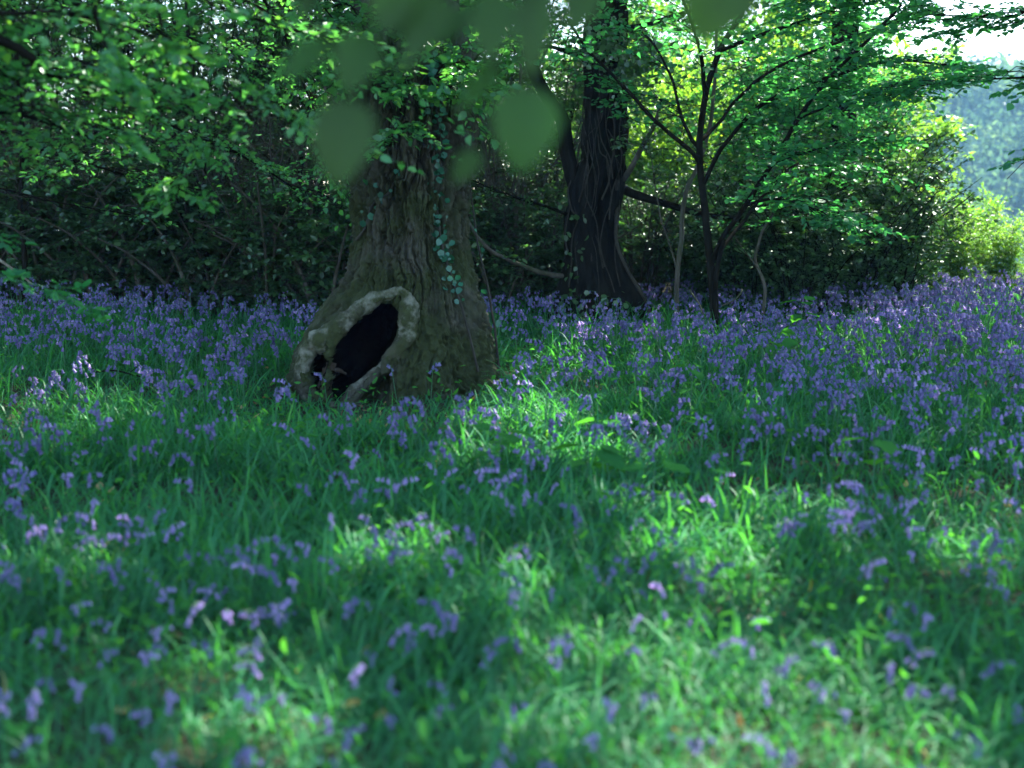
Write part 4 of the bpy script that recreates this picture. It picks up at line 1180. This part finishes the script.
def build_bluebells():
    rg = np.random.default_rng(121)
    # positions
    X = []; Y = []
    for (y0, y1, dn) in ((2.6, 4.2, 32), (4.2, 6, 38), (6, 9, 38), (9, 12.5, 29), (12.5, 16, 22), (16, 18.5, 21)):
        x, y = scatter(y0, y1, dn, rg, .3)
        c = fbm(x * .9, y * .9, 5.5, 3) + .18 * sstep(6, 13, y)
        # fewer blooms in the sunlit grass in the right foreground, more beside the right mound
        c = c - .16 * sstep(.7, .2, np.hypot((x - .75) / 1.1, (y - 4.3) / 1.3)) + .13 * sstep(.2, 2, x) * sstep(5.6, 7.5, y) - .05 * sstep(-1.2, -2.5, x) * sstep(14, 11, y) * sstep(6, 8, y)
        m = rg.random(len(x)) < np.clip((c - np.interp(y, [2, 6, 9, 14], [.34, .36, .42, .46])) * 5.0, .08, 1)
        X.append(x[m]); Y.append(y[m])
    # grouped blooms seen in the photo
    for (px, py, n, s) in ((300, 520, 7, .14), (100, 505, 6, .12), (400, 500, 9, .12), (650, 520, 9, .2), (480, 350, 12, .3), (560, 360, 12, .3), (700, 540, 6, .15), (15, 540, 5, .1), (800, 480, 10, .25), (270, 570, 4, .1), (460, 520, 6, .15)):
        g = gpt(px, py, .28)
        X.append(g[0] + rg.normal(0, s, n)); Y.append(g[1] + rg.normal(0, s, n))
    X = np.concatenate(X); Y = np.concatenate(Y)
    m = ~occupied(X, Y) & (before_hollow(X, Y) | (rg.random(len(X)) < .06)); X, Y = X[m], Y[m]
    infr = np.abs(X) < .352 * Y
    order = np.argsort(np.where(infr & (Y > 3.0), Y, 99))
    near = order[:300]; rest = order[300:]
    # the rest as one carpet, from eight low templates
    mb = MB(); tm = []
    for k in range(10):
        st, fh = bluebell_parts(rg, False)
        sv, sf, _, sr = st.arrays(); fv, ff, _, fr = fh.arrays()
        tm.append((np.concatenate([sv, fv]), np.concatenate([sf, ff + len(sv)]), np.r_[np.ones(len(sf), int), np.zeros(len(ff), int)], np.r_[sr, fr]))
    kk = rg.integers(0, 10, len(rest))
    for k in range(10):
        ids = rest[kk == k]; v, f, mi, r = tm[k]
        n = len(ids)
        a = rg.uniform(0, 2 * pi, n); s = rg.uniform(.75, 1.1, n) * np.interp(Y[ids], [2.6, 4.5, 7, 9, 13], [.55, .68, .92, 1.02, 1.12]) * (1 + .28 * sstep(2.4, 3.6, X[ids]) * sstep(7, 9, Y[ids]))
        ca, sa = np.cos(a), np.sin(a)
        W = np.stack([v[None, :, 0] * ca[:, None] - v[None, :, 1] * sa[:, None], v[None, :, 0] * sa[:, None] + v[None, :, 1] * ca[:, None], np.repeat(v[None, :, 2], n, 0)], -1) * s[:, None, None]
        tl = rg.normal(0, .10, (n, 2)); W[..., 0] += W[..., 2] * tl[:, :1]; W[..., 1] += W[..., 2] * tl[:, 1:]
        W += np.stack([X[ids], Y[ids], hgt(X[ids], Y[ids])], -1)[:, None]
        F = (f[None] + (np.arange(n) * len(v))[:, None, None]).reshape(-1, 4)
        mb.add(W, F, None, np.tile(mi, n), np.clip(np.tile(r, n) + np.repeat(rg.normal(0, .12, n), len(v)), 0, 1))
    link('bluebell_carpet', mb.mesh('bluebell_carpet', [M_PETAL, M_STEM]), kind='stuff', label='dense violet carpet of bluebells spreading under the trees', category='bluebells')
    # the nearest 300 as plants of their own
    protos = []
    for k in range(8):
        st, fh = bluebell_parts(rg, True)
        sm = st.mesh('bluebell_stem', M_STEM); fm = fh.mesh('bluebell_flowers', [M_PETALP if k in (2, 5) else M_PETAL, M_STEM])
        lms = []
        for q in range(3):
            l = MB(); 
            n1 = np.zeros(1); x0 = n1 + rg.normal(0, .006); y0 = n1 + rg.normal(0, .006)
            z = hgt(0., 0.)
            blades(l, x0, y0, rg, np.array([rg.uniform(.2, .32)]), np.array([rg.uniform(.009, .014)]), .9, 8, np.array([rg.uniform(.2, .7)]))
            l.v[0] = l.v[0] - np.array([0, 0, float(hgt(x0, y0)[0])])
            lms.append(l.mesh('bluebell_leaf', M_GRASS))
        protos.append((sm, fm, lms))
    for i in near:
        k = int(rg.integers(0, 8)); sm, fm, lms = protos[k]
        x, y = X[i], Y[i]
        px = 512 + x / y * FPX
        lit = any(np.hypot((x - s[0]) / s[2], (y - s[1]) / s[3]) < 1.0 for s in SPOTS)
        where = 'in the nearest blurred grass' if y < 4.2 else ('in the middle of the grassy clearing' if y < 6 else 'in the grass before the hollow oak')
        side = 'at far left' if px < 200 else 'left of centre' if px < 400 else 'below the oak' if px < 560 else 'right of centre' if px < 780 else 'at far right'
        lab = '%s bluebell %s %s' % (('sunlit ' if lit else 'shaded ') + ('pale lilac' if k in (2, 5) else 'violet'), where, side)
        t = thing('bluebell', lab, 'bluebell', (x, y, float(hgt(x, y)) - .005), 'bluebells scattered through the near grass', rg.uniform(0, 6.28), rg.uniform(.55, .8) * float(np.interp(y, [2.6, 4.5, 7], [.72, .85, 1.15])))
        t.rotation_euler = (rg.normal(0, .08), rg.normal(0, .08), rg.uniform(0, 6.28))
        link('stem', sm, t); link('flower_head', fm, t)
        for l in lms[:2]: link('leaf', l, t)


build_bluebells()

# ------------------------------------------------------------------ BROAD-LEAVED SEEDLINGS and a few extra plants
def seedling(label, px, py, hgt_m, size, n, rg):
    g = gpt(px, py, hgt_m); base = np.array([g[0], g[1], float(hgt(g[0], g[1]))])
    root = thing('seedling', label, 'seedling', base, 'broad-leaved seedlings among the grass')
    m = MB(); limb(m, [(0, 0, 0), (.01, 0, hgt_m * .5), (.02, .01, hgt_m)], .004, .002, 8, .005, 6, rg=rg)
    link('stem', m.mesh('seedling_stem', M_STEM), root)
    for k in range(n):
        a = k * 2.4 + rg.random(); zz = hgt_m * (1 - .35 * (k // 3) / max(1, n // 3)) + rg.normal(0, .01)
        D = np.array([cos(a), sin(a), rg.normal(-.1, .15)]); L = size * rg.uniform(.5, .9)
        A = np.array([.02, .01, zz]) + D * .05
        N = np.array([0, 0, 1.]) + rg.normal(0, .22, 3); S = nrm(np.cross(N, D)); Nn = np.cross(D, S)
        u = np.array([0, .12, .3, .5, .62, .8, 1.]); w = np.array([.03, .36, .42, .50, .30, .26, 0]) * .95
        V = []
        for uu, ww in zip(u, w):
            for s in (-1, -.5, 0, .5, 1): V.append(A + L * (uu * D + s * ww * S + (.08 * abs(s) - .18 * uu * uu) * Nn))
        idx = np.arange(35).reshape(7, 5)
        F = np.stack([idx[:-1, :-1], idx[:-1, 1:], idx[1:, 1:], idx[1:, :-1]], -1).reshape(-1, 4)
        lm = MB(); lm.add(np.array(V), F, None, 0, np.full(35, rg.random()))
        tubes(lm, np.array([[.02, .01, zz], A]), np.array([.0015, .0015]), 4)
        link('leaf', lm.mesh('seedling_leaf', M_SEED), root)


rg = np.random.default_rng(131)
for lab, px, py, h, s, n in [('bright lobed seedling in the sun patch right of the oak foot', 497, 436, .26, .15, 5), ('flat-leaved seedling in the sun patch, furthest from the oak foot', 585, 448, .24, .17, 5),
                             ('long-leaved seedling below the sun patch in the grass', 650, 472, .25, .16, 4), ('small seedling at the back edge of the sun patch', 600, 418, .25, .12, 4),
                             ('dark-green seedling among dense bluebells at right', 872, 438, .3, .15, 4), ('tall seedling among the bluebells before the slender forked tree', 772, 335, .42, .14, 6),
                             ('seedling among bluebells below the vine-clad trunk', 690, 370, .34, .14, 5), ('seedling among the bluebells at the right margin', 965, 395, .35, .12, 5),
                             ('seedling in the grass left of the hollow', 195, 375, .28, .11, 4), ('pale seedling at the left among bluebells', 60, 395, .28, .11, 4),
                             ('upright seedling at the edge of the dark clump', 800, 300, .55, .15, 7)]:
    seedling(lab, px, py, h, s, n, rg)

# low leafy spray at left and dead sticks
def stick(label, pts, r0, r1, mat, name='fallen_branch', sub=()):
    P0 = at(*pts[0]); o = thing(name, label, 'branch', P0)
    mb = MB(); limb(mb, [at(*q) - P0 for q in pts], r0, r1, 26, .03, 7, rg=rg)
    for s in sub: limb(mb, [at(*q) - P0 for q in s], r1, r1 * .4, 10, .02, 5, rg=rg)
    link('stick', mb.mesh('stick', mat), o)
    return o


stick('pale dead branch lying in the left thicket', [(-10, 238, 16), (20, 231, 15.9), (62, 222, 15.7)], .03, .015, M_DEADWOOD)
stick('grey stick slanting into the bluebells at the left edge', [(-14, 250, 11), (8, 266, 11), (32, 287, 11.1)], .014, .008, M_DEADWOOD)
stick('thin dark twig arching over the bluebells left of the hollow', [(95, 372, 9.6), (130, 372, 9.5), (160, 382, 9.4), (192, 398, 9.3)], .006, .003, M_TWIG, 'fallen_twig', [[(130, 372, 9.5), (145, 360, 9.5)]])
stick('broken horizontal dark bough across the left thicket', [(95, 214, 16.5), (130, 215, 16.4), (160, 218, 16.4), (190, 216, 16.6)], .06, .03, M_DKBARK)
stick('pale dead branch caught among shrubs right of the slender tree', [(742, 290, 14.2), (735, 300, 14), (722, 306, 13.9)], .010, .006, M_PALEBARK)
stick('grey dead branch leaning by the foot of the slender tree', [(690, 290, 13.8), (700, 306, 13.6), (706, 325, 13.5)], .010, .006, M_PALEBARK)

def build_leafy_spray():
    b = gl(-40, 6.4)
    root = thing('bramble', 'low leafy bramble arching in at the left edge above the bluebells', 'bramble', b)
    rg = np.random.default_rng(141)
    p = lambda a, c, Y: at(a, c, Y) - b
    m = MB(); tw = MB(); lf = MB()
    for pts in ([(0, 0, 0), p(-30, 290, 6.4), p(20, 282, 6.5), p(70, 300, 6.6), p(125, 318, 6.7)], [(0, 0, 0), p(-50, 250, 6.6), p(-10, 235, 6.7), p(35, 240, 6.8)]):
        Q = limb(m, pts, .006, .002, 26, .02, 6, rg=rg)
        dress(tw, lf, Q, 6, rg, .5, (.08, .2), vert=.2, nsub=4, nleaf=4, leaf=.055, droop=.1, flat=.3, r=.002)
    link('cane', m.mesh('bramble_cane', M_STEM), root)
    link('foliage', lf.join(tw, 1).mesh('bramble_leaves', [M_MAPLE, M_STEM]), root)


build_leafy_spray()

# ------------------------------------------------------------------ HAZE
HAZE = .0004
def build_haze():
    mb = MB()
    x0, x1, y0, y1, z0, z1 = -610, 610, -610, 630, -40, 62
    v = [(x0, y0, z0), (x1, y0, z0), (x1, y1, z0), (x0, y1, z0), (x0, y0, z1), (x1, y0, z1), (x1, y1, z1), (x0, y1, z1)]
    mb.add(v, [(0, 3, 2, 1), (4, 5, 6, 7), (0, 1, 5, 4), (1, 2, 6, 5), (2, 3, 7, 6), (3, 0, 4, 7)])
    m, nt, out = node_mat('haze_air')
    pv = nt.nodes.new('ShaderNodeVolumePrincipled')
    pv.inputs['Density'].default_value = HAZE; pv.inputs['Color'].default_value = (.32, .62, 1, 1)
    pv.inputs['Anisotropy'].default_value = 0
    nt.links.new(pv.outputs[0], out.inputs['Volume'])
    link('haze', mb.mesh('haze', m, smooth=False), kind='stuff', label='thin blue haze filling the valley air', category='haze')


build_haze()

# ------------------------------------------------------------------ LIGHT, CAMERA, RENDER
w = bpy.data.worlds.new('World'); SC.world = w; w.use_nodes = True
nt = w.node_tree; bg = nt.nodes['Background']
sky = nt.nodes.new('ShaderNodeTexSky'); sky.sky_type = 'NISHITA'; sky.sun_disc = False
sky.sun_elevation = SUN_EL; sky.sun_rotation = SUN_AZ
sky.air_density = 1.0; sky.dust_density = 1.0; sky.ozone_density = 1.0
nt.links.new(sky.outputs[0], bg.inputs[0]); bg.inputs[1].default_value = .132

sl = bpy.data.lights.new('sun', 'SUN'); sl.energy = 5.0; sl.angle = R(.5); sl.color = (1, .95, .85)
so = bpy.data.objects.new('sun', sl); COL.objects.link(so)
from mathutils import Vector
so.rotation_euler = Vector(SUNV).to_track_quat('Z', 'Y').to_euler()
so.location = (10, 15, 30)

cd = bpy.data.cameras.new('camera'); cd.lens = 50; cd.sensor_width = 36; cd.clip_end = 3000; cd.clip_start = .05
co = bpy.data.objects.new('camera', cd); COL.objects.link(co)
co.location = (0, 0, CAM_H); co.rotation_euler = (pi / 2 - PITCH, 0, 0)
cd.dof.use_dof = True; cd.dof.focus_distance = 11.5; cd.dof.aperture_fstop = 1.9; cd.dof.aperture_blades = 0
SC.camera = co

SC.view_settings.view_transform = 'Standard'; SC.view_settings.look = 'None'
SC.view_settings.exposure = 2.58; SC.view_settings.gamma = 1
SC.render.engine = 'CYCLES'
cy = SC.cycles
cy.use_denoising = True
cy.max_bounces = 7; cy.diffuse_bounces = 4; cy.glossy_bounces = 2; cy.transmission_bounces = 6; cy.volume_bounces = 1
cy.sample_clamp_indirect = 6
cy.caustics_reflective = False; cy.caustics_refractive = False
